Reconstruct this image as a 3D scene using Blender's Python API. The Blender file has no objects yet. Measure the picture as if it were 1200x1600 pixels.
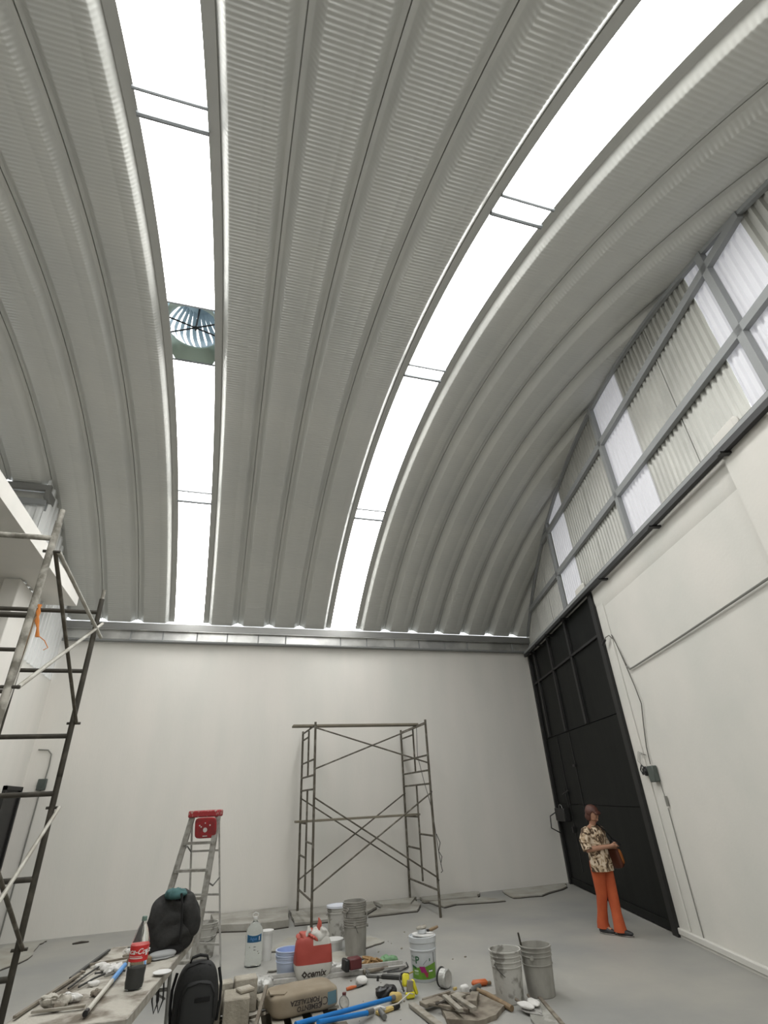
import bpy, bmesh, math, random
from mathutils import Vector, Matrix, noise
from mathutils.bvhtree import BVHTree
random.seed(7)
PI = math.pi
SC = bpy.context.scene
COL = SC.collection

# ------------------------------------------------------------------ camera
YAW, PITCH, ROLL = 0.3056, 0.5136, -0.0513
F0 = Vector((math.sin(YAW), math.cos(YAW), 0)); R0 = Vector((math.cos(YAW), -math.sin(YAW), 0)); U0 = Vector((0, 0, 1))
FW = F0*math.cos(PITCH) + U0*math.sin(PITCH)
UP = -F0*math.sin(PITCH) + U0*math.cos(PITCH)
CR = R0*math.cos(ROLL) + UP*math.sin(ROLL)
CU = -R0*math.sin(ROLL) + UP*math.cos(ROLL)
cam = bpy.data.cameras.new('camera')
cam.sensor_fit = 'VERTICAL'; cam.sensor_height = 24.0; cam.lens = 24.0*787.64/1600
cam.clip_start = 0.05
camo = bpy.data.objects.new('camera', cam); COL.objects.link(camo)
M3 = Matrix((CR, CU, -FW)).transposed()
camo.matrix_world = Matrix.Translation((0, 0, 1.75)) @ M3.to_4x4()
SC.camera = camo

# ------------------------------------------------------------------ world, exposure
W = bpy.data.worlds.new('overcast_sky'); SC.world = W; W.use_nodes = True
bg = W.node_tree.nodes['Background']
bg.inputs[0].default_value = (0.93, 0.97, 1.0, 1); bg.inputs[1].default_value = 3.0
SC.view_settings.view_transform = 'Standard'
SC.view_settings.look = 'None'
SC.view_settings.gamma = 1.0
SC.view_settings.use_curve_mapping = False
SC.view_settings.exposure = 0.0
SKY_GLOW = 13.2      # own glow of the roof sheets, standing in for daylight through them
GABLE_GLOW = 0.21   # own glow of the gable sheets, put in for the daylight they pass

# ------------------------------------------------------------------ materials
def mat(name, col, rough=0.8, metal=0.0, col2=None, scale=4.0, detail=5.0, lo=0.35, hi=0.65, bump=0.0, bscale=30.0,
        emit=0.0, ecol=None, trans=0.0, ior=1.45, stretch=None, spec=None, alpha=1.0):
    m = bpy.data.materials.new(name); m.use_nodes = True
    nt = m.node_tree; p = nt.nodes['Principled BSDF']
    p.inputs['Base Color'].default_value = (*col, 1); p.inputs['Roughness'].default_value = rough
    p.inputs['Metallic'].default_value = metal
    if spec is not None: p.inputs['Specular IOR Level'].default_value = spec
    if trans: p.inputs['Transmission Weight'].default_value = trans; p.inputs['IOR'].default_value = ior
    if alpha < 1: p.inputs['Alpha'].default_value = alpha
    tc = nt.nodes.new('ShaderNodeTexCoord'); src = tc.outputs['Object']
    if stretch:
        mp = nt.nodes.new('ShaderNodeMapping'); mp.inputs['Scale'].default_value = stretch
        nt.links.new(src, mp.inputs['Vector']); src = mp.outputs['Vector']
    if col2:
        n = nt.nodes.new('ShaderNodeTexNoise'); n.inputs['Scale'].default_value = scale; n.inputs['Detail'].default_value = detail
        r = nt.nodes.new('ShaderNodeMapRange'); r.inputs['From Min'].default_value = lo; r.inputs['From Max'].default_value = hi
        x = nt.nodes.new('ShaderNodeMix'); x.data_type = 'RGBA'
        x.inputs[6].default_value = (*col, 1); x.inputs[7].default_value = (*col2, 1)
        nt.links.new(src, n.inputs['Vector']); nt.links.new(n.outputs['Fac'], r.inputs['Value'])
        nt.links.new(r.outputs['Result'], x.inputs[0]); nt.links.new(x.outputs[2], p.inputs['Base Color'])
    if bump:
        n = nt.nodes.new('ShaderNodeTexNoise'); n.inputs['Scale'].default_value = bscale; n.inputs['Detail'].default_value = 4
        b = nt.nodes.new('ShaderNodeBump'); b.inputs['Strength'].default_value = bump; b.inputs['Distance'].default_value = 0.01
        nt.links.new(src, n.inputs['Vector']); nt.links.new(n.outputs['Fac'], b.inputs['Height']); nt.links.new(b.outputs['Normal'], p.inputs['Normal'])
    if emit:
        p.inputs['Emission Color'].default_value = (*(ecol or col), 1); p.inputs['Emission Strength'].default_value = emit
    return m

MT = {}
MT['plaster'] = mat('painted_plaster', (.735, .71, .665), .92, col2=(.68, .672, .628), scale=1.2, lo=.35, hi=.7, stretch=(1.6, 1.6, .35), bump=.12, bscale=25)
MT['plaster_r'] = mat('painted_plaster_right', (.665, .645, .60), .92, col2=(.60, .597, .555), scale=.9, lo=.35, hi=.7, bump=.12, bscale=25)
MT['floor'] = mat('polished_cement', (.26, .262, .25), .6, col2=(.34, .33, .30), scale=.75, detail=9, lo=.35, hi=.66, bump=.12, bscale=12)
MT['roof'] = mat('white_prepainted_steel', (.545, .545, .51), .42, .15, col2=(.50, .505, .48), scale=.8)
MT['flash'] = mat('galvanised_flashing', (.40, .40, .375), .5, .1)
MT['gutter'] = mat('galvanised_gutter', (.62, .62, .60), .33, .85, col2=(.42, .42, .41), scale=1.8, lo=.4, hi=.6, bump=.3, bscale=2)
MT['gutter_dark'] = mat('galvanised_gutter_lip', (.28, .28, .27), .45, .6)
MT['sheet'] = mat('corrugated_galvalume', (.49, .49, .455), .42, .25, col2=(.42, .42, .39), scale=1.5)
MT['sheet_white'] = mat('white_corrugated_sheet', (.74, .75, .74), .5)
MT['girt'] = mat('grey_primed_steel', (.27, .28, .28), .6)
MT['black'] = mat('black_enamel', (.006, .0068, .0064), .5, col2=(.009, .0097, .009), scale=1.5, spec=.12, stretch=(3, 3, .4), bump=.12, bscale=3)
MT['blackdeep'] = mat('black_steel', (.006, .006, .006), .5)
MT['sky_sheet'] = mat('daylight_glow_sheet', (.85, .85, .83), .5, emit=SKY_GLOW, ecol=(1, 1, .985))
MT['gable_sheet'] = mat('daylight_glow_wall_sheet', (.55, .55, .57), .5, emit=GABLE_GLOW, ecol=(.93, .94, 1.0))
MT['bar'] = mat('skylight_bar', (.16, .17, .175), .5, .2)
MT['throat'] = mat('ventilator_throat', (.30, .37, .31), .5, .3)
MT['fin'] = mat('ventilator_fin', (.20, .27, .31), .5, .2)
MT['tube'] = mat('rusty_painted_tube', (.085, .075, .055), .7, .1, col2=(.19, .175, .145), scale=9, lo=.5, hi=.7, bump=.3)
MT['tube_dark'] = mat('dark_tube', (.045, .04, .03), .6, .1, col2=(.10, .09, .07), scale=7, lo=.55, hi=.75)
MT['tube_pale'] = mat('plaster_splashed_tube', (.20, .19, .16), .8, col2=(.50, .48, .43), scale=14, lo=.4, hi=.6, bump=.5)
MT['brace'] = mat('pale_galvanised_brace', (.50, .49, .44), .6, .2, col2=(.35, .33, .28), scale=8)
MT['orange'] = mat('orange_cord', (.62, .22, .05), .8)
MT['cord'] = mat('tan_cord', (.32, .22, .13), .9)
MT['whitecord'] = mat('white_cord', (.6, .58, .53), .9)
MT['wood'] = mat('weathered_board', (.38, .34, .26), .85, col2=(.27, .24, .18), scale=5, stretch=(1, 8, 8), bump=.3)
MT['scrap'] = mat('cement_dusted_wood', (.38, .34, .27), .9, col2=(.22, .18, .14), scale=9, lo=.4, hi=.65, bump=.4)
MT['scrap2'] = mat('pale_scrap_wood', (.55, .52, .45), .9, col2=(.38, .34, .27), scale=12, bump=.3)
MT['table'] = mat('plaster_crusted_table', (.58, .55, .48), .9, col2=(.20, .17, .13), scale=5, detail=10, lo=.47, hi=.64, bump=.9, bscale=28)
MT['tableedge'] = mat('table_edge', (.50, .48, .42), .9, col2=(.36, .33, .28), scale=15)
MT['leg'] = mat('grey_table_leg', (.20, .20, .19), .5, .3)
MT['alu'] = mat('worn_aluminium', (.42, .41, .38), .45, .5, col2=(.27, .26, .23), scale=14, lo=.45, hi=.65)
MT['alu2'] = mat('bright_aluminium', (.58, .575, .55), .4, .5, col2=(.45, .44, .42), scale=20)
MT['red'] = mat('red_plastic', (.36, .025, .03), .5, col2=(.22, .03, .03), scale=20)
MT['redpaint'] = mat('splashed_red_plastic', (.33, .03, .035), .6, col2=(.42, .30, .27), scale=28, lo=.55, hi=.66)
MT['white'] = mat('white_plastic', (.72, .72, .70), .5)
MT['whitepl'] = mat('white_plaster_lump', (.74, .73, .70), .9, bump=.8, bscale=40)
MT['jacket'] = mat('charcoal_fabric', (.030, .030, .028), .9, col2=(.045, .044, .042), scale=30, bump=1.0, bscale=14)
MT['blackcloth'] = mat('black_fabric', (.010, .010, .010), .9)
MT['teal'] = mat('teal_fabric', (.05, .12, .12), .9)
MT['greycloth'] = mat('grey_cloth', (.33, .34, .34), .9)
MT['backpack'] = mat('dark_grey_backpack_nylon', (.024, .025, .025), .75, col2=(.034, .035, .035), scale=60, bump=.2)
MT['backpack2'] = mat('grey_backpack_pocket', (.042, .044, .044), .75)
MT['cement_bucket'] = mat('cement_stained_bucket', (.42, .41, .37), .8, col2=(.30, .29, .26), scale=7, stretch=(1, 1, .5), lo=.4, hi=.65, bump=.3)
MT['cement_bucket2'] = mat('white_stained_bucket', (.58, .57, .53), .75, col2=(.30, .29, .26), scale=11, lo=.52, hi=.62, bump=.3)
MT['dirty_grey'] = mat('dried_mortar', (.33, .325, .29), .9, col2=(.45, .44, .40), scale=10, lo=.5, hi=.6, bump=.4)
MT['paintbucket'] = mat('white_paint_pail', (.62, .65, .67), .45)
MT['lidwhite'] = mat('white_lid', (.70, .73, .80), .45)
MT['green'] = mat('green_print', (.10, .24, .02), .5, col2=(.14, .30, .03), scale=8)
MT['dkgreen'] = mat('dark_green_print', (.02, .10, .04), .5)
MT['magenta'] = mat('magenta_print', (.30, .012, .13), .5)
MT['crimson'] = mat('crimson_print', (.30, .03, .06), .5)
MT['pink'] = mat('pale_print', (.55, .65, .50), .5)
MT['bluebk'] = mat('pale_blue_pail', (.48, .55, .70), .45)
MT['bluein'] = mat('blue_pail_inside', (.36, .46, .72), .5)
MT['kraft'] = mat('kraft_paper', (.36, .29, .20), .85, col2=(.44, .37, .27), scale=5, bump=.35, bscale=9)
MT['sackred'] = mat('red_woven_sack', (.40, .075, .055), .6, col2=(.47, .10, .07), scale=6, bump=.3, bscale=12)
MT['sackwhite'] = mat('white_woven_sack', (.60, .59, .55), .6, bump=.3, bscale=12)
MT['print'] = mat('dark_brown_print', (.045, .035, .03), .7)
MT['printteal'] = mat('slate_blue_print', (.09, .17, .20), .7)
MT['block'] = mat('concrete_block', (.46, .42, .34), .95, col2=(.34, .31, .25), scale=9, bump=.7, bscale=50)
MT['blockdusty'] = mat('dusty_concrete_block', (.55, .51, .43), .95, col2=(.40, .36, .29), scale=7, bump=.7, bscale=40)
MT['pallet'] = mat('pale_pallet_wood', (.55, .52, .45), .9, col2=(.42, .39, .32), scale=6, bump=.3)
MT['shadowwood'] = mat('shaded_pallet_bearer', (.10, .085, .06), .9)  # bearers coloured dark for the shade between the slats
MT['silver'] = mat('crumpled_silver_plastic', (.60, .60, .57), .35, .3, bump=.8, bscale=30)
MT['cola'] = mat('dark_cola', (.006, .0035, .0025), .5, spec=.1)
MT['pet'] = mat('clear_bottle_plastic', (.92, .96, .94), .08, trans=.95, ior=1.12)
MT['labelred'] = mat('red_bottle_label', (.52, .02, .02), .5)
MT['labelblue'] = mat('blue_bottle_label', (.01, .09, .20), .5)
MT['greencap'] = mat('grey_green_bottle_cap', (.10, .16, .13), .5)
MT['whiteprint'] = mat('white_print', (.75, .75, .73), .6)
MT['polewhite'] = mat('white_pole', (.62, .60, .53), .5)
MT['blue'] = mat('blue_plastic', (.01, .17, .50), .4)
MT['bluegrip'] = mat('light_blue_grip', (.12, .30, .62), .5)
MT['handle_tan'] = mat('worn_wood_handle', (.38, .27, .15), .7, col2=(.28, .19, .11), scale=14)
MT['rope'] = mat('tan_jute_rope', (.42, .27, .12), .9, col2=(.30, .18, .08), scale=40, bump=.5, bscale=90)
MT['net'] = mat('green_net', (.15, .28, .15), .8)
MT['steel'] = mat('dull_tool_steel', (.20, .20, .19), .5, .6)
MT['darksteel'] = mat('dark_tool_metal', (.05, .05, .048), .55, .4)
MT['brass'] = mat('brass_tip', (.45, .36, .10), .4, .6)
MT['yellow'] = mat('yellow_plastic', (.62, .56, .03), .45)
MT['orangeplastic'] = mat('orange_tool_handle', (.52, .12, .03), .5)
MT['ochre'] = mat('ochre_brush_bristle', (.48, .36, .13), .85)
MT['maroon'] = mat('maroon_case', (.10, .018, .02), .45)
MT['blackpl'] = mat('black_plastic', (.018, .018, .02), .35)
MT['cardboard'] = mat('dusty_cardboard', (.40, .38, .32), .95, col2=(.50, .49, .44), scale=3, bump=.2)
MT['darkbrown'] = mat('dark_brown', (.045, .038, .03), .95)
MT['oldslab'] = mat('old_cement_strip', (.36, .345, .30), .95, col2=(.50, .485, .44), scale=2.5, detail=9, lo=.45, hi=.65, bump=.6, bscale=16)
MT['skin'] = mat('skin', (.36, .19, .12), .6)
MT['hair'] = mat('auburn_hair', (.055, .018, .012), .6, col2=(.09, .03, .018), scale=40)
MT['trouser'] = mat('orange_trousers', (.47, .095, .03), .85, col2=(.40, .075, .025), scale=6)
MT['shoe'] = mat('dark_shoe', (.025, .025, .028), .6)
MT['sole'] = mat('pale_sole', (.22, .20, .18), .7)
MT['bagbrown'] = mat('brown_handbag', (.10, .028, .014), .5)
MT['bagtan'] = mat('orange_brown_stripe', (.36, .12, .03), .5)
MT['eye'] = mat('dark_eye', (.02, .012, .01), .4)
MT['lip'] = mat('lip', (.28, .08, .07), .6)
MT['pvc'] = mat('grey_conduit', (.20, .20, .18), .6)
MT['wire'] = mat('dark_wire', (.09, .085, .075), .7)
MT['box'] = mat('grey_green_switch_box', (.07, .085, .075), .6)
MT['walledge'] = mat('plinth_plaster', (.60, .59, .55), .92)
# blouse: cream with brown blotches
m = mat('patterned_blouse', (.55, .45, .34), .85); nt = m.node_tree
tc = nt.nodes.new('ShaderNodeTexCoord'); n = nt.nodes.new('ShaderNodeTexNoise'); n.inputs['Scale'].default_value = 11; n.inputs['Detail'].default_value = 2; n.inputs['Distortion'].default_value = 1.6
cr = nt.nodes.new('ShaderNodeValToRGB'); cr.color_ramp.elements[0].position = .42; cr.color_ramp.elements[0].color = (.06, .035, .02, 1)
cr.color_ramp.elements[1].position = .60; cr.color_ramp.elements[1].color = (.62, .52, .40, 1)
e = cr.color_ramp.elements.new(.50); e.color = (.40, .29, .18, 1)
nt.links.new(tc.outputs['Object'], n.inputs['Vector']); nt.links.new(n.outputs['Fac'], cr.inputs['Fac']); nt.links.new(cr.outputs['Color'], nt.nodes['Principled BSDF'].inputs['Base Color'])
MT['blouse'] = m

def shade(names, f):
    """darken or lighten the own colour of a few materials"""
    for nme in names.split():
        nt = MT[nme].node_tree
        for nd in nt.nodes:
            if nd.type == 'BSDF_PRINCIPLED': c = nd.inputs['Base Color']; c.default_value = [c.default_value[0]*f, c.default_value[1]*f, c.default_value[2]*f, 1]
            if nd.type == 'MIX':
                for i in (6, 7): c = nd.inputs[i]; c.default_value = [c.default_value[0]*f, c.default_value[1]*f, c.default_value[2]*f, 1]
shade('jacket backpack backpack2 blackcloth blackpl', .5)
shade('kraft scrap scrap2 handle_tan wood', .62)
shade('block blockdusty pallet table tableedge cement_bucket cement_bucket2 dirty_grey oldslab cardboard silver', .74)
shade('white whitepl lidwhite paintbucket polewhite sackwhite', .85)
m = mat('red_white_woven_sack', (.5, .49, .45), .6, bump=.3, bscale=12); nt = m.node_tree; p = nt.nodes['Principled BSDF']
tc = nt.nodes.new('ShaderNodeTexCoord'); sp = nt.nodes.new('ShaderNodeSeparateXYZ'); nt.links.new(tc.outputs['Object'], sp.inputs[0])
def mth(op, a, b):
    n = nt.nodes.new('ShaderNodeMath'); n.operation = op
    for i, v in enumerate((a, b)):
        if isinstance(v, (int, float)): n.inputs[i].default_value = v
        else: nt.links.new(v, n.inputs[i])
    return n.outputs[0]
up = mth('ADD', .305, mth('MULTIPLY', mth('LESS_THAN', sp.outputs['X'], -.01), .2))
msk = mth('MULTIPLY', mth('GREATER_THAN', sp.outputs['Z'], .145), mth('LESS_THAN', sp.outputs['Z'], up))
x = nt.nodes.new('ShaderNodeMix'); x.data_type = 'RGBA'; x.inputs[6].default_value = (.50, .49, .45, 1); x.inputs[7].default_value = (.36, .055, .04, 1)
nt.links.new(msk, x.inputs[0]); nt.links.new(x.outputs[2], p.inputs['Base Color']); MT['sack'] = m

# ------------------------------------------------------------------ builders
def tag(o, label=None, cat=None, group=None, kind=None):
    if label: o['label'] = label
    if cat: o['category'] = cat
    if group: o['group'] = group
    if kind: o['kind'] = kind
    return o

def thing(name, label, cat, loc=(0, 0, 0), rz=0.0, group=None, kind=None):
    o = bpy.data.objects.new(name, None); COL.objects.link(o)
    o.location = loc; o.rotation_euler = (0, 0, rz); o.empty_display_size = .1
    return tag(o, label, cat, group, kind)

def frame(a, b):
    d = (Vector(b)-Vector(a)); L = d.length; d.normalize()
    up = Vector((0, 0, 1)) if abs(d.z) < .95 else Vector((1, 0, 0))
    x = up.cross(d).normalized(); y = d.cross(x)
    return d, x, y, L

class B:
    def __init__(s): s.b = bmesh.new()
    def box(s, c, d, rot=None, bev=0.0):
        m = Matrix.Translation(c) @ (rot.to_4x4() if rot else Matrix.Identity(4)) @ Matrix.Diagonal((*d, 1))
        g = bmesh.ops.create_cube(s.b, size=1, matrix=m)
        if bev:
            es = list({e for v in g['verts'] for e in v.link_edges})
            bmesh.ops.bevel(s.b, geom=es, offset=bev, segments=1, affect='EDGES')
        return s
    def box2(s, lo, hi, bev=0.0):
        return s.box([(a+b)/2 for a, b in zip(lo, hi)], [abs(b-a) for a, b in zip(lo, hi)], None, bev)
    def beam(s, a, b, w, h, roll=0.0, bev=0.0):
        d, x, y, L = frame(a, b); R = Matrix((x, y, d)).transposed() @ Matrix.Rotation(roll, 3, 'Z')
        return s.box((Vector(a)+Vector(b))/2, (w, h, L), R, bev)
    def tube(s, pts, r, n=8, cap=True, flat=1.0):
        pts = [Vector(p) for p in pts]; N = len(pts); rings = []
        rr = r if isinstance(r, (list, tuple)) else [r]*N
        px = None
        for i, p in enumerate(pts):
            t = (pts[min(i+1, N-1)]-pts[max(i-1, 0)]); t.normalize()
            if px is None:
                up = Vector((0, 0, 1)) if abs(t.z) < .9 else Vector((1, 0, 0)); px = up.cross(t).normalized()
            px = (px - t*px.dot(t)).normalized(); py = t.cross(px)
            rings.append([s.b.verts.new(p + (px*math.cos(2*PI*k/n) + py*flat*math.sin(2*PI*k/n))*rr[i]) for k in range(n)])
        for a, b in zip(rings, rings[1:]):
            for k in range(n): s.b.faces.new((a[k], a[(k+1) % n], b[(k+1) % n], b[k]))
        if cap: s.b.faces.new(rings[0][::-1]); s.b.faces.new(rings[-1])
        return s
    def loft(s, rings, closed=True, cap=True):
        vr = [[s.b.verts.new(p) for p in r] for r in rings]; n = len(vr[0])
        for a, b in zip(vr, vr[1:]):
            for k in range(n if closed else n-1): s.b.faces.new((a[k], a[(k+1) % n], b[(k+1) % n], b[k]))
        if cap and closed: s.b.faces.new(vr[0][::-1]); s.b.faces.new(vr[-1])
        return s
    def lathe(s, prof, c=(0, 0, 0), n=28, m=None):
        m = m or Matrix.Identity(4)
        rings = [[Vector(c) + (m @ Vector((r*math.cos(2*PI*k/n), r*math.sin(2*PI*k/n), z))) for k in range(n)] for r, z in prof]
        return s.loft(rings, cap=True)
    def prism(s, poly, z0, z1, m=None, jit=0.0):
        m = m or Matrix.Identity(4)
        a = [s.b.verts.new(m @ Vector((x, y, z0))) for x, y in poly]; b = [s.b.verts.new(m @ Vector((x, y, z1+random.uniform(-jit, jit)))) for x, y in poly]
        n = len(poly); s.b.faces.new(a[::-1]); s.b.faces.new(b)
        for k in range(n): s.b.faces.new((a[k], a[(k+1) % n], b[(k+1) % n], b[k]))
        return s
    def grid(s, fn, us, vs):
        g = [[s.b.verts.new(fn(u, v)) for u in us] for v in vs]
        for a, b in zip(g, g[1:]):
            for i in range(len(us)-1): s.b.faces.new((a[i], a[i+1], b[i+1], b[i]))
        return s
    def blob(s, c, size, ex=.5, amp=.0, freq=3.0, rot=None, n=10, seed=0, fn=None, fold=0):
        t = bmesh.new(); bmesh.ops.create_cube(t, size=2); bmesh.ops.subdivide_edges(t, edges=t.edges, cuts=n, use_grid_fill=True)
        R = rot or Matrix.Identity(3); mp = {}
        for v in t.verts:
            p = v.co; l = (abs(p.x)**(2/ex)+abs(p.y)**(2/ex)+abs(p.z)**(2/ex))**(ex/2); q = p/l
            q = Vector((q.x*size[0]/2, q.y*size[1]/2, q.z*size[2]/2))
            if fn: q = fn(q)
            if amp:
                k = noise.noise(q*freq+Vector((seed*7.3, seed*3.1, seed)))
                if fold: k += fold*math.sin(noise.noise(q*freq*.6+Vector((seed, 0, 5)))*14)*.5
                q += q.normalized()*amp*k
            mp[v] = s.b.verts.new(Vector(c)+R @ q)
        for f in t.faces: s.b.faces.new([mp[v] for v in f.verts])
        t.free(); return s
    def ball(s, c, r, n=12, rot=None):
        r = r if isinstance(r, (list, tuple)) else (r, r, r)
        m = Matrix.Translation(c) @ (rot.to_4x4() if rot else Matrix.Identity(4)) @ Matrix.Diagonal((*r, 1))
        bmesh.ops.create_uvsphere(s.b, u_segments=n, v_segments=max(6, n*2//3), radius=1, matrix=m); return s
    def bvh(s): return BVHTree.FromBMesh(s.b)
    def build(s, name, m, parent=None, smooth=40, world=False, kind=None, label=None):
        bmesh.ops.recalc_face_normals(s.b, faces=s.b.faces)
        me = bpy.data.meshes.new(name); s.b.to_mesh(me); s.b.free()
        me.materials.append(MT[m] if isinstance(m, str) else m)
        if smooth: me.shade_smooth(); me.set_sharp_from_angle(angle=math.radians(smooth))
        o = bpy.data.objects.new(name, me); COL.objects.link(o)
        if parent:
            o.parent = parent
            if world:
                P = Matrix.LocRotScale(parent.location, parent.rotation_euler, None); q = parent.parent
                while q: P = Matrix.LocRotScale(q.location, q.rotation_euler, None) @ P; q = q.parent
                me.transform(P.inverted())
        if kind: o['kind'] = kind
        if label: o['label'] = label
        return o

def dup(o, parent=None):
    c = o.copy(); COL.objects.link(c); c.parent = parent
    for ch in [x for x in bpy.data.objects if x.parent == o]: dup(ch, c)
    return c

def text2d(s, size, shear=0.0, bold=0.0):
    cu = bpy.data.curves.new('lettering', 'FONT'); cu.body = s; cu.size = size; cu.shear = shear; cu.align_x = 'CENTER'; cu.align_y = 'CENTER'; cu.resolution_u = 3; cu.offset = bold
    o = bpy.data.objects.new('lettering_tmp', cu); COL.objects.link(o)
    me = bpy.data.meshes.new_from_object(o); vs = [(v.co.x, v.co.y) for v in me.vertices]; fs = [tuple(p.vertices) for p in me.polygons]
    bpy.data.objects.remove(o); bpy.data.meshes.remove(me); return vs, fs
def quad2d(x0, y0, x1, y1, nx=10, ny=4, fn=None):
    vs = []; fs = []
    for j in range(ny+1):
        for i in range(nx+1):
            p = (x0+(x1-x0)*i/nx, y0+(y1-y0)*j/ny); vs.append(fn(*p) if fn else p)
    for j in range(ny):
        for i in range(nx): a = j*(nx+1)+i; fs.append((a, a+1, a+nx+2, a+nx+1))
    return vs, fs
def decal(name, tree, shp, org, ua, va, m, parent, eps=.0025):
    """print laid on the real surface of a thing"""
    vs, fs = shp; ua = Vector(ua).normalized(); va = Vector(va).normalized(); nd = ua.cross(va).normalized(); b = B(); out = []
    for x, y in vs:
        p = Vector(org)+ua*x+va*y; h = tree.ray_cast(p+nd*1.0, -nd)
        out.append(b.b.verts.new((h[0]+nd*eps) if h[0] else p))
    for f in fs:
        try: b.b.faces.new([out[i] for i in f])
        except ValueError: pass
    return b.build(name, m, parent, smooth=0)

# ------------------------------------------------------------------ dimensions
YC, RAD, ZC = 5.305, 9.313, -1.954          # roof arc
YF, YN = 11.32, -0.714                       # its two feet
D = 11.53                                    # far wall
PW, SX = 0.6786, 0.0631                      # panel width and first seam
XL = -3.33                                   # left wall
def zr(y): return ZC + math.sqrt(RAD*RAD-(y-YC)**2)
WA, WB = 3.867, 0.299; WROT = -math.atan(WB); WK = math.hypot(1, WB)
def wy(y): return y*WK                        # world y -> distance along right wall

# ------------------------------------------------------------------ floor and walls
B().box2((-7.2, -1.2, -.2), (8.2, 12, 0)).build('floor', 'floor', smooth=0)
tag(bpy.data.objects['floor'], 'smooth grey trowelled cement floor with faint paler patches', 'floor', kind='structure')
o = B().box2((-3.6, D, 0), (7.6, D+.18, 4.95)).build('wall_back', 'plaster', smooth=0); tag(o, 'long off-white plastered wall under the arched roof', 'wall', kind='structure')
o = B().box2((-7.2, -1.25, 0), (8.0, -1.0, 5.4)).build('wall_front', 'plaster', smooth=0); tag(o, 'off-white plastered wall behind the viewer', 'wall', kind='structure')
o = thing('wall_left', 'white plastered left wall with a corrugated metal upper part', 'wall', (XL, 0, 0), kind='structure')
B().box2((-.2, 8.8, 0), (0, D, 4.02)).build('masonry', 'plaster', o, smooth=0)
B().box2((-3.8, 8.8, 0), (-.2, 8.98, 5.4)).build('masonry', 'plaster', o, smooth=0)
B().box2((-3.9, -1.2, 0), (-3.75, 9, 7.6)).build('masonry', 'plaster', o, smooth=0)
B().box2((-.22, 8.72, 0), (.02, 9.38, 5.0), .01).build('pilaster', 'plaster', o, smooth=0)
def corr_sheet(x, y0, y1, z0, ztop, name, m, parent, axis='y', pitch=.1016, dep=.024):
    b = B(); ys = []; y = y0
    while y < y1-1e-4:
        for f, h in ((0, 0), (.18, 0), (.36, 1), (.68, 1), (.86, 0)):
            q = y+f*pitch
            if q <= y1: ys.append((q, h))
        y += pitch
    ys.append((y1, 0))
    lo = []; hi = []
    for q, h in ys:
        X = x+h*dep
        zt = ztop(q) if callable(ztop) else ztop
        a, c = ((X, q, z0), (X, q, zt)) if axis == 'y' else ((q, X, z0), (q, X, zt))
        lo.append(b.b.verts.new(a)); hi.append(b.b.verts.new(c))
    for i in range(len(ys)-1): b.b.faces.new((lo[i], lo[i+1], hi[i+1], hi[i]))
    return b.build(name, m, parent, smooth=0)
for y0, y1 in ((9.38, 10.3), (10.3, 11.5)):
    corr_sheet(-.03, y0, y1, 4.0, lambda y: zr(min(y, YF))+.12, 'corrugated_sheet', 'sheet_white', o, dep=.07, pitch=.19)
corr_sheet(-.03, 8.8, 9.38, 5.0, lambda y: zr(min(y, YF))+.12, 'corrugated_sheet', 'sheet_white', o, dep=.07, pitch=.19)
b = B(); b.loft([[Vector((x, y, zr(y)+dz)) for x, dz in ((-.04, -.10), (.008, -.10), (.008, .16), (-.04, .16))] for y in [8.68+.1*i for i in range(27)]]); b.build('leak_closure_strip', 'sheet_white', o)  # added along the arc to stop sky light leaking in at the left
B().box2((-3.8, 8.83, 6.3), (-.0, 8.86, 6.76)).build('leak_backing_strip', 'girt', o, smooth=0)  # added behind the gutter to block a light leak
for x0 in (-.95, -1.9): corr_sheet(8.79, x0, x0+.93, 5.3, 6.45, 'corrugated_sheet', 'sheet_white', o, axis='x', pitch=.17)
B().box2((-3.7, 8.70, 6.36), (-.0, 8.76, 6.46)).build('girt', 'girt', o, smooth=0)
B().box2((-3.7, 8.72, 6.46), (0.02, 8.76, 6.60)).build('gutter_apron', 'gutter', o, smooth=0)
B().box2((-3.7, 8.62, 6.60), (0.05, 8.70, 6.70)).build('gutter_lip', 'gutter_dark', o, smooth=0)
B().box2((-.02, 8.62, 6.45), (0.05, 8.95, 6.60)).build('gutter_end', 'gutter_dark', o, smooth=0)
# door opening in the left wall's far corner, its dark drawn as a black panel
t = thing('door_2', 'dark opening low in the left corner wall', 'door', (XL, 11.1, 0), kind='structure')
B().box2((0, -.45, 0), (.02, .28, 2.12)).build('panel', 'blackdeep', t, smooth=0)
b = B(); b.box2((0, .28, 0), (.05, .34, 2.18)); b.box2((0, -.5, 0), (.05, -.45, 2.18)); b.box2((0, -.5, 2.12), (.05, .34, 2.18)); b.build('door_frame', 'blackdeep', t, smooth=0)
# mezzanine
t = thing('mezzanine_slab', 'white mezzanine slab edge jutting out high at the left', 'slab', (-2.8, 10, 5.0), kind='structure')
b = B(); b.prism([(0, 0), (-.53, 0), (-.53, -1.2), (-4.3, -1.2), (-4.3, -10.9), (0, -10.9)], .02, .26); b.build('slab', 'plaster', t, smooth=0)

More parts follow.
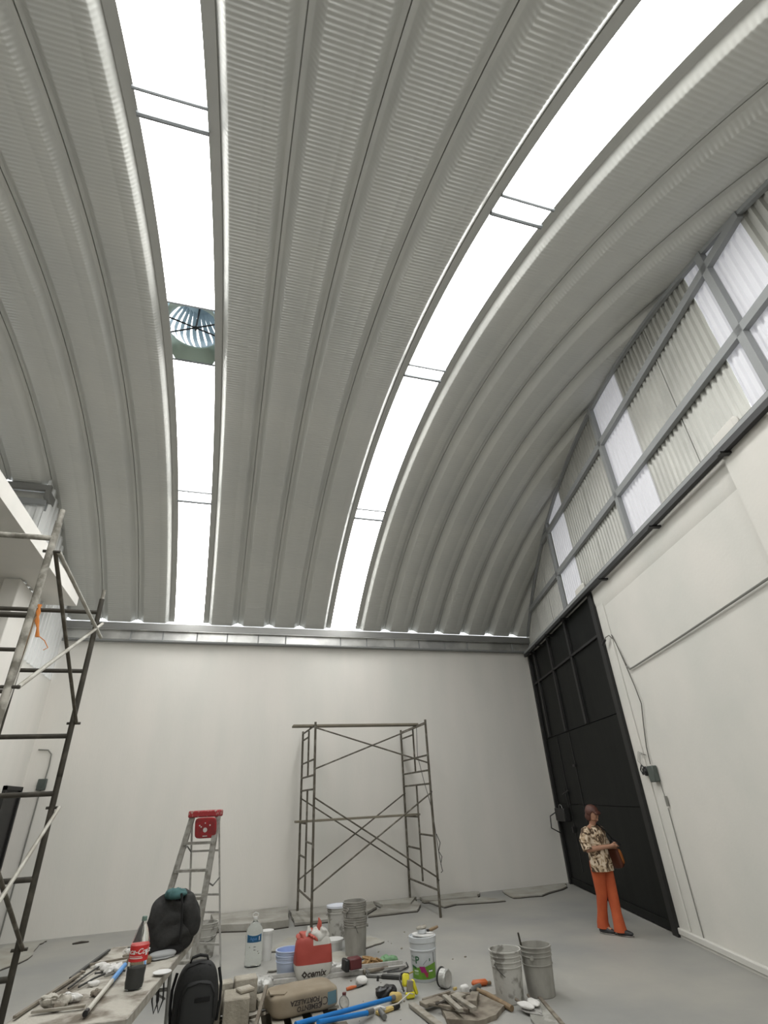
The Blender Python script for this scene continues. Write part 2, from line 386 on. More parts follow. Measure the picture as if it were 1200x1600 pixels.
# right wall ---------------------------------------------------------------
t = WR = thing('wall_right', 'slanting white plastered wall with corrugated gable sheets above', 'wall', (WA, 0, 0), WROT, kind='structure')
yj = wy(7.05)
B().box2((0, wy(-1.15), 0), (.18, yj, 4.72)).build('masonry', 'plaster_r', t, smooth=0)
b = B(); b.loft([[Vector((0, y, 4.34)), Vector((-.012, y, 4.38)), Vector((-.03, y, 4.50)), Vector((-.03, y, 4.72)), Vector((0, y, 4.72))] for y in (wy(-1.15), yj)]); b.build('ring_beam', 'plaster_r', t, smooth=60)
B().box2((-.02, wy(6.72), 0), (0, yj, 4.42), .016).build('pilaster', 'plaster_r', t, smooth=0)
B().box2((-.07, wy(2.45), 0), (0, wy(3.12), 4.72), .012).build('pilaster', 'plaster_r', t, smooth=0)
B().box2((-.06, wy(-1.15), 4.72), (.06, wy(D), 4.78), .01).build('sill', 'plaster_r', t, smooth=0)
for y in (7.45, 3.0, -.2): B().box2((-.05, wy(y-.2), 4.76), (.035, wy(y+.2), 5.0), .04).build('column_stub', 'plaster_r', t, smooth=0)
edges = [-.75, 0, .9, 1.8, 2.65, 3.56, 4.47, 5.42, 6.43, 7.45, 8.3, 9.3, 10.3, 11.5]
tr = {1.8, 4.47, 7.45}
for a, c in zip(edges, edges[1:]):
    f = lambda s: zr(max(YN, min(YF, s/WK)))+.05
    if a in tr: corr_sheet(.045, wy(a), wy(c), 4.76, f, 'translucent_sheet', 'gable_sheet', t)
    else: corr_sheet(.04, wy(a), wy(c)+.01, 4.76, f, 'corrugated_sheet', 'sheet', t)
for z, y0, y1 in ((5.64, .5, 10.55), (6.62, .9, 8.45)):
    lim = [y for y in [i*.05-.7 for i in range(240)] if zr(max(YN, min(YF, y))) > z+.03]
    B().box2((-.03, wy(min(lim)), z-.05), (.035, wy(max(lim)), z+.05)).build('girt', 'girt', t, smooth=0)
for y in (8.38, 5.35, 2.32, -.4):
    B().box2((-.03, wy(y-.045), 4.76), (.037, wy(y+.045), zr(y)-.02)).build('gable_post', 'girt', t, smooth=0)
b = B(); ys = [YN+.1+(YF-YN-.15)*i/60 for i in range(61)]
b.loft([[Vector((x, wy(y), zr(y)+dz)) for x, dz in ((-.02, -.05), (.035, -.05), (.035, .0), (-.02, .0))] for y in ys]); b.build('curved_edge_angle', 'girt', t)
b = B(); b.loft([[Vector((x, wy(y), zr(y)+dz)) for x, dz in ((.075, -.02), (.09, -.02), (.09, .30), (.075, .30))] for y in ys]); b.build('leak_closure_strip', 'sheet', t)  # added outside the sheets to block sky showing through the panel grooves
B().box2((.05, wy(7.0), 0), (.14, wy(11.75), 4.74)).build('leak_backing_sheet', 'blackdeep', t, smooth=0)  # added behind the door so no light comes through its gaps
B().box2((-.0, wy(11.42), 0), (.2, wy(11.8), 4.74)).build('masonry', 'plaster_r', t, smooth=0)  # extra wall piece added to close the light leak in the corner
# plinth lip along the base
t = tag(B().box2((WA-.0, 0, 0), (WA, 0, 0)).build('trim_2', 'walledge', smooth=0), 'low plaster lip along the foot of the right wall', 'trim', kind='structure')
t.data.clear_geometry(); bm = B(); bm.box2((-.05, wy(-1.1), .03), (0, wy(7.02), .10), .008); bm.box2((-.035, wy(-1.1), 0), (0, wy(7.02), .03)); bm.b.to_mesh(t.data); bm.b.free()
t.location = (WA, 0, 0); t.rotation_euler = (0, 0, WROT)
# sliding rail
t = thing('trim_1', 'long black steel rail running along the top of the right wall', 'rail', (WA, 0, 0), WROT, kind='structure')
b = B(); b.box2((-.15, wy(-.9), 4.66), (-.09, wy(11.35), 4.72)); b.box2((-.15, wy(-.9), 4.72), (-.14, wy(11.35), 4.78)); b.build('rail', 'blackdeep', t, smooth=0)
B().box2((-.152, wy(-.9), 4.725), (-.146, wy(11.35), 4.775)).build('rail_face', 'girt', t, smooth=0)
for y in (10.9, 10.2, 9.4, 8.3, 6.3, 4.55, 3.0, 1.5):
    B().box2((-.19, wy(y)-.03, 4.64), (.0, wy(y)+.03, 4.665)).build('bracket', 'blackdeep', t, smooth=0)
# big black door
t = thing('door_1', 'tall black steel sliding door with vertical bars and lock box', 'door', (WA, 0, 0), WROT, kind='structure')
y0, y1 = 7.1, 11.32
B().box2((.0, wy(y0), .12), (.03, wy(y1), 1.44)).build('lower_panel', 'black', t, smooth=0)
B().box2((.004, wy(y0), 1.45), (.034, wy(y1), 2.74)).build('middle_panel', 'black', t, smooth=0)
B().box2((.008, wy(y0), 2.755), (.038, wy(y1), 4.70)).build('upper_panel', 'black', t, smooth=0)
B().box2((-.02, wy(y0), .015), (.02, wy(y1), .125)).build('bottom_rail', 'black', t, smooth=0)
B().box2((-.07, wy(6.98), 0), (.03, wy(7.12), 4.70)).build('jamb', 'blackdeep', t, smooth=0)
B().box2((-.05, wy(11.32), 0), (.03, wy(11.42), 4.70)).build('jamb', 'blackdeep', t, smooth=0)
for y in (8.58, 9.78, 10.95): B().box2((-.035, wy(y)-.048, 2.76), (.01, wy(y)+.048, 4.70)).build('bar', 'blackdeep', t, smooth=0)  # bars made wider and pure black to take in their shadow
B().box2((-.035, wy(y0), 3.97), (.01, wy(y1), 4.01)).build('bar', 'blackdeep', t, smooth=0)
for y in (9.68, 10.48): B().box2((-.006, wy(y)-.012, .3), (.002, wy(y)+.012, 2.72)).build('wicket_seam', 'blackdeep', t, smooth=0)
b = B(); b.box2((-.12, wy(10.62), 1.13), (-.0, wy(11.25), 1.37), .01); b.build('lock_box', 'blackdeep', t)
b = B(); b.tube([(-.10, wy(10.95), 1.37), (-.10, wy(10.93), 1.42), (-.10, wy(10.85), 1.44), (-.10, wy(10.77), 1.42), (-.10, wy(10.75), 1.37)], .01); b.build('padlock', 'steel', t)
b = B(); b.tube([(-.04, wy(10.48), 1.40), (-.05, wy(10.5), 1.75)], .015); b.tube([(-.05, wy(10.25), 1.7), (-.05, wy(10.7), 1.62)], .013); b.box2((-.05, wy(10.45), .95), (0, wy(10.52), 1.05)); b.build('bolt', 'blackdeep', t)
b = B(); b.tube([(-.06, wy(11.3), 1.30), (-.22, wy(11.3), 1.22), (-.24, wy(11.3), 1.0), (-.06, wy(11.3), .90)], .012); b.build('handle', 'blackdeep', t)
B().box2((-.04, wy(9.62), 2.1), (.0, wy(9.75), 2.14)).build('hinge', 'blackdeep', t, smooth=0)

# ------------------------------------------------------------------ gutter on the far wall
t = thing('gutter', 'galvanised sheet gutter running along the top of the back wall', 'gutter', (0, 11.3, 4.8), kind='structure')
x = -3.3; k = 0
while x < 7.3:
    w = [1.25, .62, .68, .62, .66, .6][k % 6]; e = min(x+w, 7.32)
    B().box2((x+.004, .08+random.uniform(0, .008), .015), (e-.004, .10, .205)).build('apron_sheet', 'gutter', t, smooth=0)
    B().box2((e-.012, .065, -.005), (e+.012, .085, .21)).build('strap', 'girt', t, smooth=0)
    x = e; k += 1
B().box2((-3.33, 0, .20), (7.3, .02, .345)).build('lip', 'gutter_dark', t, smooth=0)
B().box2((-3.33, 0, .19), (7.3, .5, .205)).build('trough', 'gutter', t, smooth=0)
B().box2((-3.33, .075, -.012), (7.3, .24, .006)).build('shadow_edge', 'girt', t, smooth=0)  # dark strip standing in for the shadow along the gutter's bottom edge
t = tag(B().box2((-7, -1.0, 5.0), (4.2, -.72, 5.14)).build('gutter', 'gutter_dark', smooth=0), 'gutter on the wall behind the viewer', 'gutter', kind='structure')

# ------------------------------------------------------------------ arched roof
RP = .047
def arch_rows(ya, yb, per):
    a0 = math.asin((ya-YC)/RAD); a1 = math.asin((yb-YC)/RAD); n = max(2, int(round((a1-a0)*RAD/per)))
    return [a0+(a1-a0)*i/n for i in range(n+1)]
half = [(0, .130, 0), (.0055, .130, 0), (.0055, .098, 0), (.044, .093, .05), (.056, .084, .1), (.090, .044, .35), (.122, .007, .8), (.136, 0, 1)]
mid = [(.40, 0, 1), (.412, .003, .1), (.424, 0, 1)]
PROF = half+mid+[(PW-x, h, a) for x, h, a in reversed(half)]
def panel_mesh(ya, yb, prof, name, ripple=True):
    rows = arch_rows(ya, yb, RP/5 if ripple else .15); vs = []; fs = []; n = len(prof)
    for th in rows:
        s = th*RAD; w = math.sin(2*PI*s/RP)
        w = w if w > 0 else w*.6
        for x, h, a in prof:
            r = RAD+h+(a*.0029*w if ripple else 0)
            vs.append((x, YC+r*math.sin(th), ZC+r*math.cos(th)))
    for j in range(len(rows)-1):
        for i in range(n-1): a = j*n+i; fs.append((a, a+n, a+n+1, a+1))
    me = bpy.data.meshes.new(name); me.from_pydata(vs, [], fs); me.materials.append(MT['roof']); me.update()
    me.shade_smooth(); me.set_sharp_from_angle(angle=math.radians(38)); return me
CE = thing('ceiling', 'barrel-arched roof of white crimped steel panels joined along their seams', 'ceiling', (0, 0, 0), kind='structure')
me_full = panel_mesh(YN, YF, PROF, 'roof_panel'); me_short = panel_mesh(YN, 8.72, PROF, 'roof_panel')
SKYK = (-2, 3)
for k in range(-11, 12):
    if k in SKYK: continue
    o = bpy.data.objects.new('roof_panel', me_short if k < -5 else me_full); COL.objects.link(o); o.parent = CE; o.location = (SX+k*PW, 0, 0)
def arc_strip(x0, x1, h0, h1, ya, yb, th=.004, per=.15):
    b = B(); rings = []
    for a in arch_rows(ya, yb, per):
        rings.append([Vector((x, YC+(RAD+h)*math.sin(a), ZC+(RAD+h)*math.cos(a))) for x, h in ((x0, h0), (x1, h1), (x1, h1+th), (x0, h0+th))])
    return b.loft(rings)
for n_, k in enumerate(SKYK):
    X0 = SX+k*PW; X1 = X0+PW
    t = thing('window_%d' % (n_+1), ['long white daylit skylight strip with a turbine ventilator in it', 'long white daylit skylight strip curving to the upper right'][n_], 'skylight', (0, 0, 0), kind='structure')
    for a, c, s in ((X0, X0+.05, 0), (X1-.05, X1, 1)):
        arc_strip(a-(0 if s else .05), c+(.05 if s else 0), .074, .074, YN, YF, .02).build('side_flashing', 'flash', t)
    cuts = [YN, 2.44, 5.26, 8.68, YF] if k == 3 else [YN, 2.44, 4.86, None, 5.86, 8.68, YF]
    segs = []
    for a, c in zip(cuts, cuts[1:]):
        if a is None or c is None: continue
        segs.append((a, c))
    for a, c in segs: arc_strip(X0+.045, X1-.045, .082, .082, a, c, .003).build('translucent_sheet', 'sky_sheet', t)
    for y in ([2.44, 5.26, 8.68] if k == 3 else [2.44, 8.68]):
        b = B(); z = zr(y-.11)+.06; b.tube([(X0+.04, y-.11, z), (X1-.04, y-.11, z)], .018); b.build('cross_bar', 'bar', t)
        b = B(); z = zr(y+.11)+.055; b.tube([(X0+.04, y+.11, z), (X1-.04, y+.11, z)], .026); b.build('cross_bar', 'bar', t)
# turbine ventilator
vx, vy = SX-2*PW+PW/2, 5.36
vz = zr(vy)
t = thing('turbine_ventilator', 'finned turbine ventilator seen through a green-grey throat in the left skylight', 'ventilator', (vx, vy, vz+.09))
b = B(); sq = []; rd = []; N = 40; hw, hl = PW/2-.045, .50
for k in range(N):
    a = 2*PI*k/N; c_, s_ = math.cos(a), math.sin(a); f = 1/max(abs(c_)/hw, abs(s_)/hl); sq.append(Vector((f*c_, f*s_, zr(vy+f*s_)-vz))); rd.append(Vector((.37*c_, .37*s_, .13)))
b.loft([sq, [p*.5+q*.5 for p, q in zip(sq, rd)], rd, [Vector((p.x, p.y, .16)) for p in rd]], cap=False); b.build('throat', 'throat', t)
for k in range(30):
    a = 2*PI*k/30; b = B(); r = []
    for i in range(9):
        u = i/8; rr = .38+.10*math.sin(PI*min(1, u*1.1)) - .28*max(0, u-.5); z = .16+.55*u; aa = a+.40*u
        P = Vector((rr*math.cos(aa), rr*math.sin(aa), z)); T = Vector((-math.sin(aa+.45), math.cos(aa+.45), 0))
        r.append((P-T*.046*(1-.35*u), P+T*.046*(1-.35*u)))
    vsr = [[b.b.verts.new(p) for p in q] for q in r]
    for q, w in zip(vsr, vsr[1:]): b.b.faces.new((q[0], q[1], w[1], w[0]))
    b.build('fin', 'fin', t)
b = B(); b.lathe([(0, .78), (.16, .765), (.32, .71), (.32, .70), (0, .74)], n=24); b.build('cap', 'fin', t)
b = B(); b.tube([(-.36, -.10, .16), (.36, .10, .14)], .011); b.tube([(-.34, .16, .14), (.34, -.14, .16)], .011); b.tube([(.02, 0, .1), (.02, 0, .74)], .013); b.ball((.02, 0, .15), .03); b.build('cross_brace', 'blackdeep', t)
b = B(); z0 = zr(4.86)+.085-(vz+.09); b.tube([(-hw, 4.86-vy, z0), (hw, 4.86-vy, z0)], .016); b.build('edge_bar', 'bar', t)
b = B(); z0 = zr(5.86)+.085-(vz+.09); b.tube([(-hw, 5.86-vy, z0), (hw, 5.86-vy, z0)], .014); b.build('edge_bar', 'bar', t)

# ------------------------------------------------------------------ scaffold at the back wall
def seg(b, a, c, r=.021): b.tube([a, c], r, 14)
def lerp(a, c, t): return Vector(a)*(1-t)+Vector(c)*t
t = thing('scaffold', 'rusty two-tier tube scaffold standing against the back wall', 'scaffold', (2.65, 10.6, 0))
LF, LB, RF, RB = (1.60, 9.9), (1.575, 11.33), (3.68, 9.73), (3.71, 11.36)
def pt(p, z): return Vector((p[0], p[1], z))
for (Fr, Bk) in ((LF, LB), (RF, RB)):
    for z0, z1 in ((0, 1.5), (1.5, 3.0)):
        for p in (Fr, Bk):
            b = B(); seg(b, pt(p, z0), pt(p, z1+(.03 if z0 == 0 else .0)), .021); b.build('post', 'tube', t, world=True)
    I = ((Fr[0]+Bk[0])/2, (Fr[1]+Bk[1])/2-.02)
    for z0, z1 in ((.40, 1.93), (2.13, 2.93)):
        b = B(); seg(b, pt(I, z0), pt(I, z1), .017); b.build('inner_post', 'tube', t, world=True)
    for a, c, z in ((Fr, Bk, 2.95), (I, Bk, 2.82), (Fr, Bk, 2.39), (Fr, Bk, 2.14), (Fr, Bk, 1.92), (I, Bk, 1.39), (Fr, I, 1.12), (I, Bk, .88), (Fr, Bk, .36)):
        b = B(); seg(b, pt(a, z), pt(c, z), .016); b.build('rung', 'tube', t, world=True)
for a, za, c, zc in ((LF, 2.9, RF, 2.25), (LF, 2.23, RF, 2.93), (LF, 1.79, RF, .53), (LF, .49, RF, 1.78), (LB, 1.79, RB, .52), (LB, .50, RB, 1.79)):
    b = B(); A = pt(a, za)+Vector((0, -.02, 0)); C_ = pt(c, zc)+Vector((0, -.02, 0)); 
    if za > zc: A.y -= .02; C_.y -= .02
    seg(b, A, C_, .013); b.build('brace', 'tube', t, world=True)
for p in (LF, LB, RF, RB):
    for z in (.5, 1.79):
        b = B(); b.tube([pt(p, z)+Vector((0, .0, 0)), pt(p, z)+Vector((0, -.05, 0))], .012); b.build('lock_pin', 'tube_dark', t, world=True)
o = tag(B().beam((1.24, 10.35, 2.985), (3.72, 10.35, 2.985), .24, .035, PI/2*0, .004).build('plank', 'wood'), 'long wooden plank laid across the top of the scaffold', 'plank')
o = tag(B().beam((1.40, 10.75, 1.425), (3.78, 10.75, 1.425), .20, .035, 0, .004).build('plank', 'wood'), 'thin wooden plank laid halfway up inside the scaffold', 'plank')
b = B(); b.tube([(3.60, 10.02, 2.94), (3.57, 10.0, 2.4), (3.62, 9.9, 2.0), (3.70, 9.78, 1.5), (3.715, 9.70, 1.0), (3.73, 9.69, .82), (3.75, 9.69, .70)], .006, 6)
b.tube([(3.71, 9.70, 1.15), (3.76, 9.68, 1.02), (3.72, 9.68, .9), (3.77, 9.68, .82), (3.74, 9.68, .72), (3.76, 9.68, .62), (3.73, 9.68, .6)], .007, 6)
tag(b.build('cord', 'wire'), 'thin dark cord hanging down the right post of the scaffold', 'cord')

# ------------------------------------------------------------------ tall scaffold tower at the left
t = thing('scaffold_tower', 'tall dark tube scaffold tower cut off by the left edge', 'scaffold', (-1.9, 4.2, 0))
XP, XQ = -1.205, -2.72
for y, mats in ((5.0, 'tube_dark'), (3.46, 'tube_pale')):
    for z0, z1 in ((0, .52), (.50, 2.02), (2.0, 3.46)):
        for x in (XP, XQ):
            b = B(); seg(b, (x, y, z0), (x, y, z1), .0215); b.build('post', mats if z0 > .6 or y < 4 else 'tube_dark', t, world=True)
    for x in (XP, XQ):
        b = B(); seg(b, (x, y, 3.44), (x, y, 3.55), .016); b.build('coupling_stud', 'tube_pale', t, world=True)
    for x in (-1.71, -2.2):
        for z0, z1 in ((.80, 1.82), (2.3, 3.33)):
            b = B(); seg(b, (x, y, z0), (x, y, z1), .018); b.build('inner_post', 'tube_dark', t, world=True)
    for z in (.80, 1.345, 1.885, 2.295, 3.335):
        b = B(); seg(b, (XP, y, z), (XQ, y, z), .0185); b.build('rung', mats, t, world=True)
    for x0, x1, z in ((XP, -1.71, 2.81), (-2.2, XQ, 2.81), (-1.71, -2.2, 2.98), (-1.71, -2.2, 2.64)):
        b = B(); seg(b, (x0, y, z), (x1, y, z), .017); b.build('rung', 'tube_dark', t, world=True)
for x in (XP+.03, XQ-.03):
    for za, zc, m in ((3.24, 2.39, 'tube'), (2.39, 3.23, 'brace'), (1.79, .95, 'tube'), (.95, 1.79, 'brace')):
        xx = x+(.02 if m == 'brace' else 0)
        b = B(); seg(b, (xx, 3.46, za), (xx, 5.0, zc), .013); b.build('brace', m, t, world=True)
        for y, z in ((3.46, za), (5.0, zc)):
            b = B(); seg(b, (x-.07, y, z), (x+.03, y, z), .010); b.build('lock_pin', 'tube_dark', t, world=True)
b = B(); seg(b, (XP+.05, 3.46, 3.24), (XP+.05, 5.06, 3.12), .014); b.build('brace', 'brace', t, world=True)
b = B(); b.tube([(-1.69, 4.975, 3.33), (-1.70, 4.97, 3.0), (-1.71, 4.965, 2.6), (-1.735, 4.96, 2.2), (-1.75, 4.96, 1.9)], .006, 6); tag(b.build('cord', 'cord'), 'tan cord running down beside the inner tube of the left tower', 'cord')
b = B(); b.tube([(-1.675, 4.965, 3.33), (-1.68, 4.96, 3.0), (-1.69, 4.955, 2.6), (-1.715, 4.95, 2.2), (-1.73, 4.95, 1.9)], .006, 6); tag(b.build('cord', 'whitecord'), 'white cord running down beside the inner tube of the left tower', 'cord')
b = B()
for k in range(3): b.tube([(-1.69+.01*k, 4.96, 3.37), (-1.66-.01*k, 4.95, 3.30), (-1.67+.01*k, 4.95, 3.22), (-1.64, 4.95, 3.16), (-1.63+.008*k, 4.95, 3.08)], .010, 6)
b.tube([(-1.63, 4.95, 3.10), (-1.56, 4.95, 3.05), (-1.52, 4.95, 2.99), (-1.55, 4.95, 2.97)], .004, 5)
tag(b.build('rope', 'orange'), 'short orange rope knotted over the top rung of the left tower', 'rope')

# ------------------------------------------------------------------ conduits, switches, lamp holder
t = thing('conduit', 'grey conduit bending down to a switch box in the left corner', 'conduit', (-3.05, D, 0))
b = B(); b.tube([(-3.22, 11.50, 2.78), (-3.06, 11.50, 2.77), (-2.99, 11.50, 2.70), (-2.98, 11.50, 2.5), (-2.99, 11.50, 2.3)], .012); b.tube([(-3.02, 11.50, 2.18), (-3.07, 11.50, 0.02)], .012); b.build('pipe', 'pvc', t, world=True)
b = B(); b.box2((-3.09, 11.46, 2.12), (-2.95, 11.53, 2.30), .008); b.box2((-3.05, 11.45, 2.17), (-2.99, 11.462, 2.26)); b.build('switch_box', 'box', t, world=True)
def RWP(y, z, o=-.02):
    s = y*WK; return Vector((WA+s*math.sin(-WROT)+o*math.cos(WROT), s*math.cos(WROT)+o*math.sin(WROT), z))
t = thing('lamp_holder', 'small bare lamp holder on the right wall beside the black door', 'lamp', RWP(6.72, 3.8))
b = B(); b.tube([RWP(6.70, 3.80, -.02), RWP(6.72, 3.86, -.05), RWP(6.78, 3.84, -.09), RWP(6.83, 3.78, -.10)], .007); b.build('bracket', 'wire', t, world=True)
b = B(); b.tube([RWP(6.80, 3.81, -.10), RWP(6.90, 3.76, -.10)], .024); b.build('socket', 'blackpl', t, world=True)
b = B(); b.tube([RWP(6.70, 3.86, -.015), RWP(6.62, 3.7), RWP(6.52, 3.4), RWP(6.40, 3.0), RWP(6.34, 2.75, -.025), RWP(6.45, 2.5), RWP(6.55, 2.2), RWP(6.57, 1.98)], .007, 6)
b.tube([RWP(6.68, 3.82, -.015), RWP(6.58, 3.6), RWP(6.50, 3.38), RWP(6.46, 3.30)], .006, 6)
tag(b.build('cable', 'wire'), 'thin dark cable hanging from the lamp holder to the switch on the right wall', 'cable')
b = B(); b.tube([RWP(6.46, 3.31, -.03), RWP(6.38, 3.25, -.03), RWP(6.25, 3.25, -.03), RWP(4.8, 3.31, -.03), RWP(3.22, 3.39, -.03), RWP(3.15, 3.39, -.09), RWP(2.4, 3.42, -.09), RWP(2.3, 3.42, -.03), RWP(1.0, 3.48, -.03)], .013); tag(b.build('conduit', 'pvc'), 'long grey conduit running along the right wall', 'conduit')
t = thing('wall_switch', 'grey-green switch box on the right wall with loose wires', 'switch', RWP(6.55, 1.85))
b = B(); R = Matrix.Rotation(WROT, 3, 'Z'); b.box(RWP(6.52, 1.86, -.04), (.07, .17, .20), R, .01); b.build('box', 'box', t, world=True)
b = B(); b.box(RWP(6.70, 1.90, -.05), (.06, .14, .12), R, .03); b.tube([RWP(6.64, 1.94, -.09), RWP(6.7, 1.98, -.09), RWP(6.76, 1.92, -.09), RWP(6.72, 1.86, -.09), RWP(6.64, 1.88, -.09)], .010, 6); b.build('plug', 'blackpl', t, world=True)
b = B()
for k in range(3): b.tube([RWP(6.72+.02*k, 1.94, -.03), RWP(6.82+.03*k, 2.0+.02*k, -.04), RWP(6.76+.02*k, 2.12+.02*k, -.04), RWP(6.60, 2.10, -.03)], .0025, 5)
b.build('loose_wire', 'wire', t, world=True)
b = B(); b.tube([RWP(6.46, 1.76, -.012), RWP(6.42, 1.5, -.012)], .005, 6); b.tube([RWP(6.43, 1.45, -.012), RWP(6.44, .10, -.012)], .006, 6); b.box(RWP(6.40, 1.53, -.02), (.02, .04, .12), R); tag(b.build('conduit', 'pvc'), 'thin conduit dropping from the right wall switch to the floor', 'conduit')

# ------------------------------------------------------------------ old slab strip, cardboard, cracks at the wall foot
def jag(p, amp=.03, n=4):
    out = []
    for i, a in enumerate(p):
        c = p[(i+1) % len(p)]
        for k in range(n):
            u = k/n; out.append((a[0]*(1-u)+c[0]*u+(random.uniform(-amp, amp) if k else 0), a[1]*(1-u)+c[1]*u+(random.uniform(-amp, amp) if k else 0)))
    return out
for i, (poly, h, lab) in enumerate([
    ([(.10, 11.5), (.16, 10.55), (.9, 10.28), (1.30, 10.32), (1.42, 11.5)], .10, 'long rough slab of old cement along the back wall behind the ladder'),
    ([(1.45, 11.5), (1.40, 10.35), (2.5, 10.33), (2.95, 11.0), (3.0, 11.5)], .045, 'flat patch of old cement under the left side of the scaffold'),
    ([(3.02, 11.45), (3.05, 10.98), (2.62, 10.36), (3.5, 10.36), (3.75, 10.9), (3.8, 11.45)], .03, 'flat patch of old cement between the scaffold posts')]):
    t = thing('cement_slab', lab, 'slab', (poly[0][0], poly[0][1], 0)); J = jag(poly, .02); B().prism(J, .012, h, jit=.006).build('slab', 'oldslab', t, smooth=0, world=True)
    B().prism([(x, y-.02) for x, y in J if y < 11.3]+[(J[-1][0], 11.3), (J[0][0], 11.3)], 0, .011).build('dark_underlayer', 'darkbrown', t, smooth=0, world=True)  # dark copy of the outline beneath, shifted toward the viewer
for poly, h, lab in [
    ([(3.0, 11.42), (3.06, 10.98), (3.55, 10.86), (3.85, 11.40)], .06, 'pale crust of plaster under the back right scaffold post'),
    ([(3.92, 11.42), (3.86, 11.02), (4.9, 10.9), (5.15, 11.36), (4.7, 11.44)], .045, 'long pale sheet of cardboard against the foot of the back wall'),
    ([(3.95, 10.98), (4.02, 10.42), (4.3, 10.55), (5.2, 10.38), (5.0, 10.85)], .03, 'torn cardboard sheet lying in front of the right scaffold post'),
    ([(5.62, 11.3), (5.45, 10.55), (6.0, 10.45), (6.9, 11.0), (7.1, 11.35)], .03, 'flattened cardboard sheet on the floor by the black door'),
    ([(-2.9, 11.3), (-2.35, 11.35), (-2.40, 11.15), (-2.30, 10.2), (-2.6, 9.3), (-3.0, 9.2)], .02, 'curved cardboard sheet on the floor in the left corner')]:
    t = thing('cardboard', lab, 'cardboard', (poly[0][0], poly[0][1], 0)); J = jag(poly, .03)
    B().prism(J, .012, h).build('sheet', 'cardboard', t, smooth=0, world=True)
    b = B(); b.prism([(x*1.0+.0, y-.018) for x, y in J], 0, .011); b.build('dark_underlayer', 'darkbrown', t, smooth=0, world=True)  # dark layer under the sheet, showing along its near side
b = B(); b.tube([(-1.90, 10.9, .008), (-1.79, 10.93, .012), (-1.68, 10.93, .008)], [.03, .045, .02], 8, flat=.3); tag(b.build('scrap_strip', 'darkbrown'), 'small dark scrap lying alone on the floor near the left wall', 'scrap')
for poly, lab, h in [([(1.05, 7.95), (.78, 7.98), (1.15, 8.35), (1.75, 8.45), (2.0, 8.0), (1.6, 7.8)], 'brown cardboard sheet under the red and white sack', .012),
                  ([(2.02, 8.75), (2.32, 9.05), (2.42, 8.66), (2.1, 8.45)], 'small brown cardboard scrap right of the tall bucket stack', .012),
                  ([(.9, 8.9), (1.2, 9.6), (1.75, 9.45), (1.7, 8.75)], 'thin cement crust on the floor behind the red sack', .008)]:
    t = thing('cardboard', lab, 'cardboard', (poly[0][0], poly[0][1], 0)); J = jag(poly, .02)
    B().prism(J, .006, h+.004).build('sheet', 'cardboard', t, smooth=0, world=True); B().prism([(x-.01, y-.025) for x, y in J], 0, .005).build('dark_underlayer', 'darkbrown', t, smooth=0, world=True)  # sheet, then a dark layer below it, shifted left and nearer

# ------------------------------------------------------------------ buckets
def bucket_prof(h=.375, rt=.150, rb=.130, bands=(.93, .84, .76), wall=.004):
    def r(z): return rb+(rt-rb)*z/h
    p = [(0, 0), (rb-.006, 0), (rb, .006)]
    for f in sorted(bands):
        z = f*h; p += [(r(z)-.0005, z-.010), (r(z)+.007, z-.006), (r(z)+.007, z), (r(z), z+.002)]
    p += [(rt, h-.012), (rt+.008, h-.010), (rt+.008, h), (rt-wall, h), (rt-wall-.002, h-.02), (rb-wall, .012), (0, .012)]
    return p
def bucket(name, label, loc, h=.375, rt=.150, rb=.130, m='cement_bucket', bands=(.93, .84, .76), handle=None, rz=0, tilt=0, fill=None, inner=None, group=None):
    t = thing(name, label, 'bucket', loc, rz, group)
    if tilt: t.rotation_euler = (tilt, 0, rz)
    b = B(); b.lathe(bucket_prof(h, rt, rb, bands), n=36); b.build('body', m, t)
    if fill: b = B(); b.lathe([(0, fill), (rt-.012, fill), (rt-.012, fill+.004), (rt*.5, fill+.012), (0, fill+.008)], n=24); b.build('dried_mix', 'dirty_grey', t)
    for s in (-1, 1):
        b = B(); b.tube([(s*(rt+.004), 0, h*.80), (s*(rt+.022), 0, h*.80)], .018, 10); b.build('ear', m, t)
    if handle:
        b = B(); a0, zz = handle; pts = []
        for k in range(13):
            a = PI*k/12; q = Vector((math.cos(a)*(rt+.016), -math.sin(a)*(rt+.03)*math.cos(a0), h*.80+math.sin(a)*(rt+.03)*math.sin(a0))); pts.append(q)
        b.tube(pts, .003, 6); b.build('wire_handle', 'darksteel', t)
    return t
bucket('bucket', 'open cement-stained bucket with plaster smears, left of the front pair', (2.885, 5.92, 0), .385, .150, .128, 'cement_bucket2', (.90, .80, .70, .60)[:3], (-.9, 0), rz=.3, fill=.30)
bucket('bucket', 'open grey cement bucket at the right of the front pair', (3.23, 5.93, 0), .385, .152, .130, 'cement_bucket', (.90, .81, .64), None, rz=.8, fill=.27)
b = B(); b.tube([(3.13, 6.0, .27), (3.09, 5.98, .48)], [.012, .009], 6); tag(b.build('stick', 'tube_dark'), 'short dark stick poking out of the grey front bucket', 'stick')
bucket('bucket', 'white stained bucket standing behind the stepladder', (.03, 9.1, 0), .37, .155, .125, 'cement_bucket2', (.93, .85, .62), (-.7, 0), fill=.29)
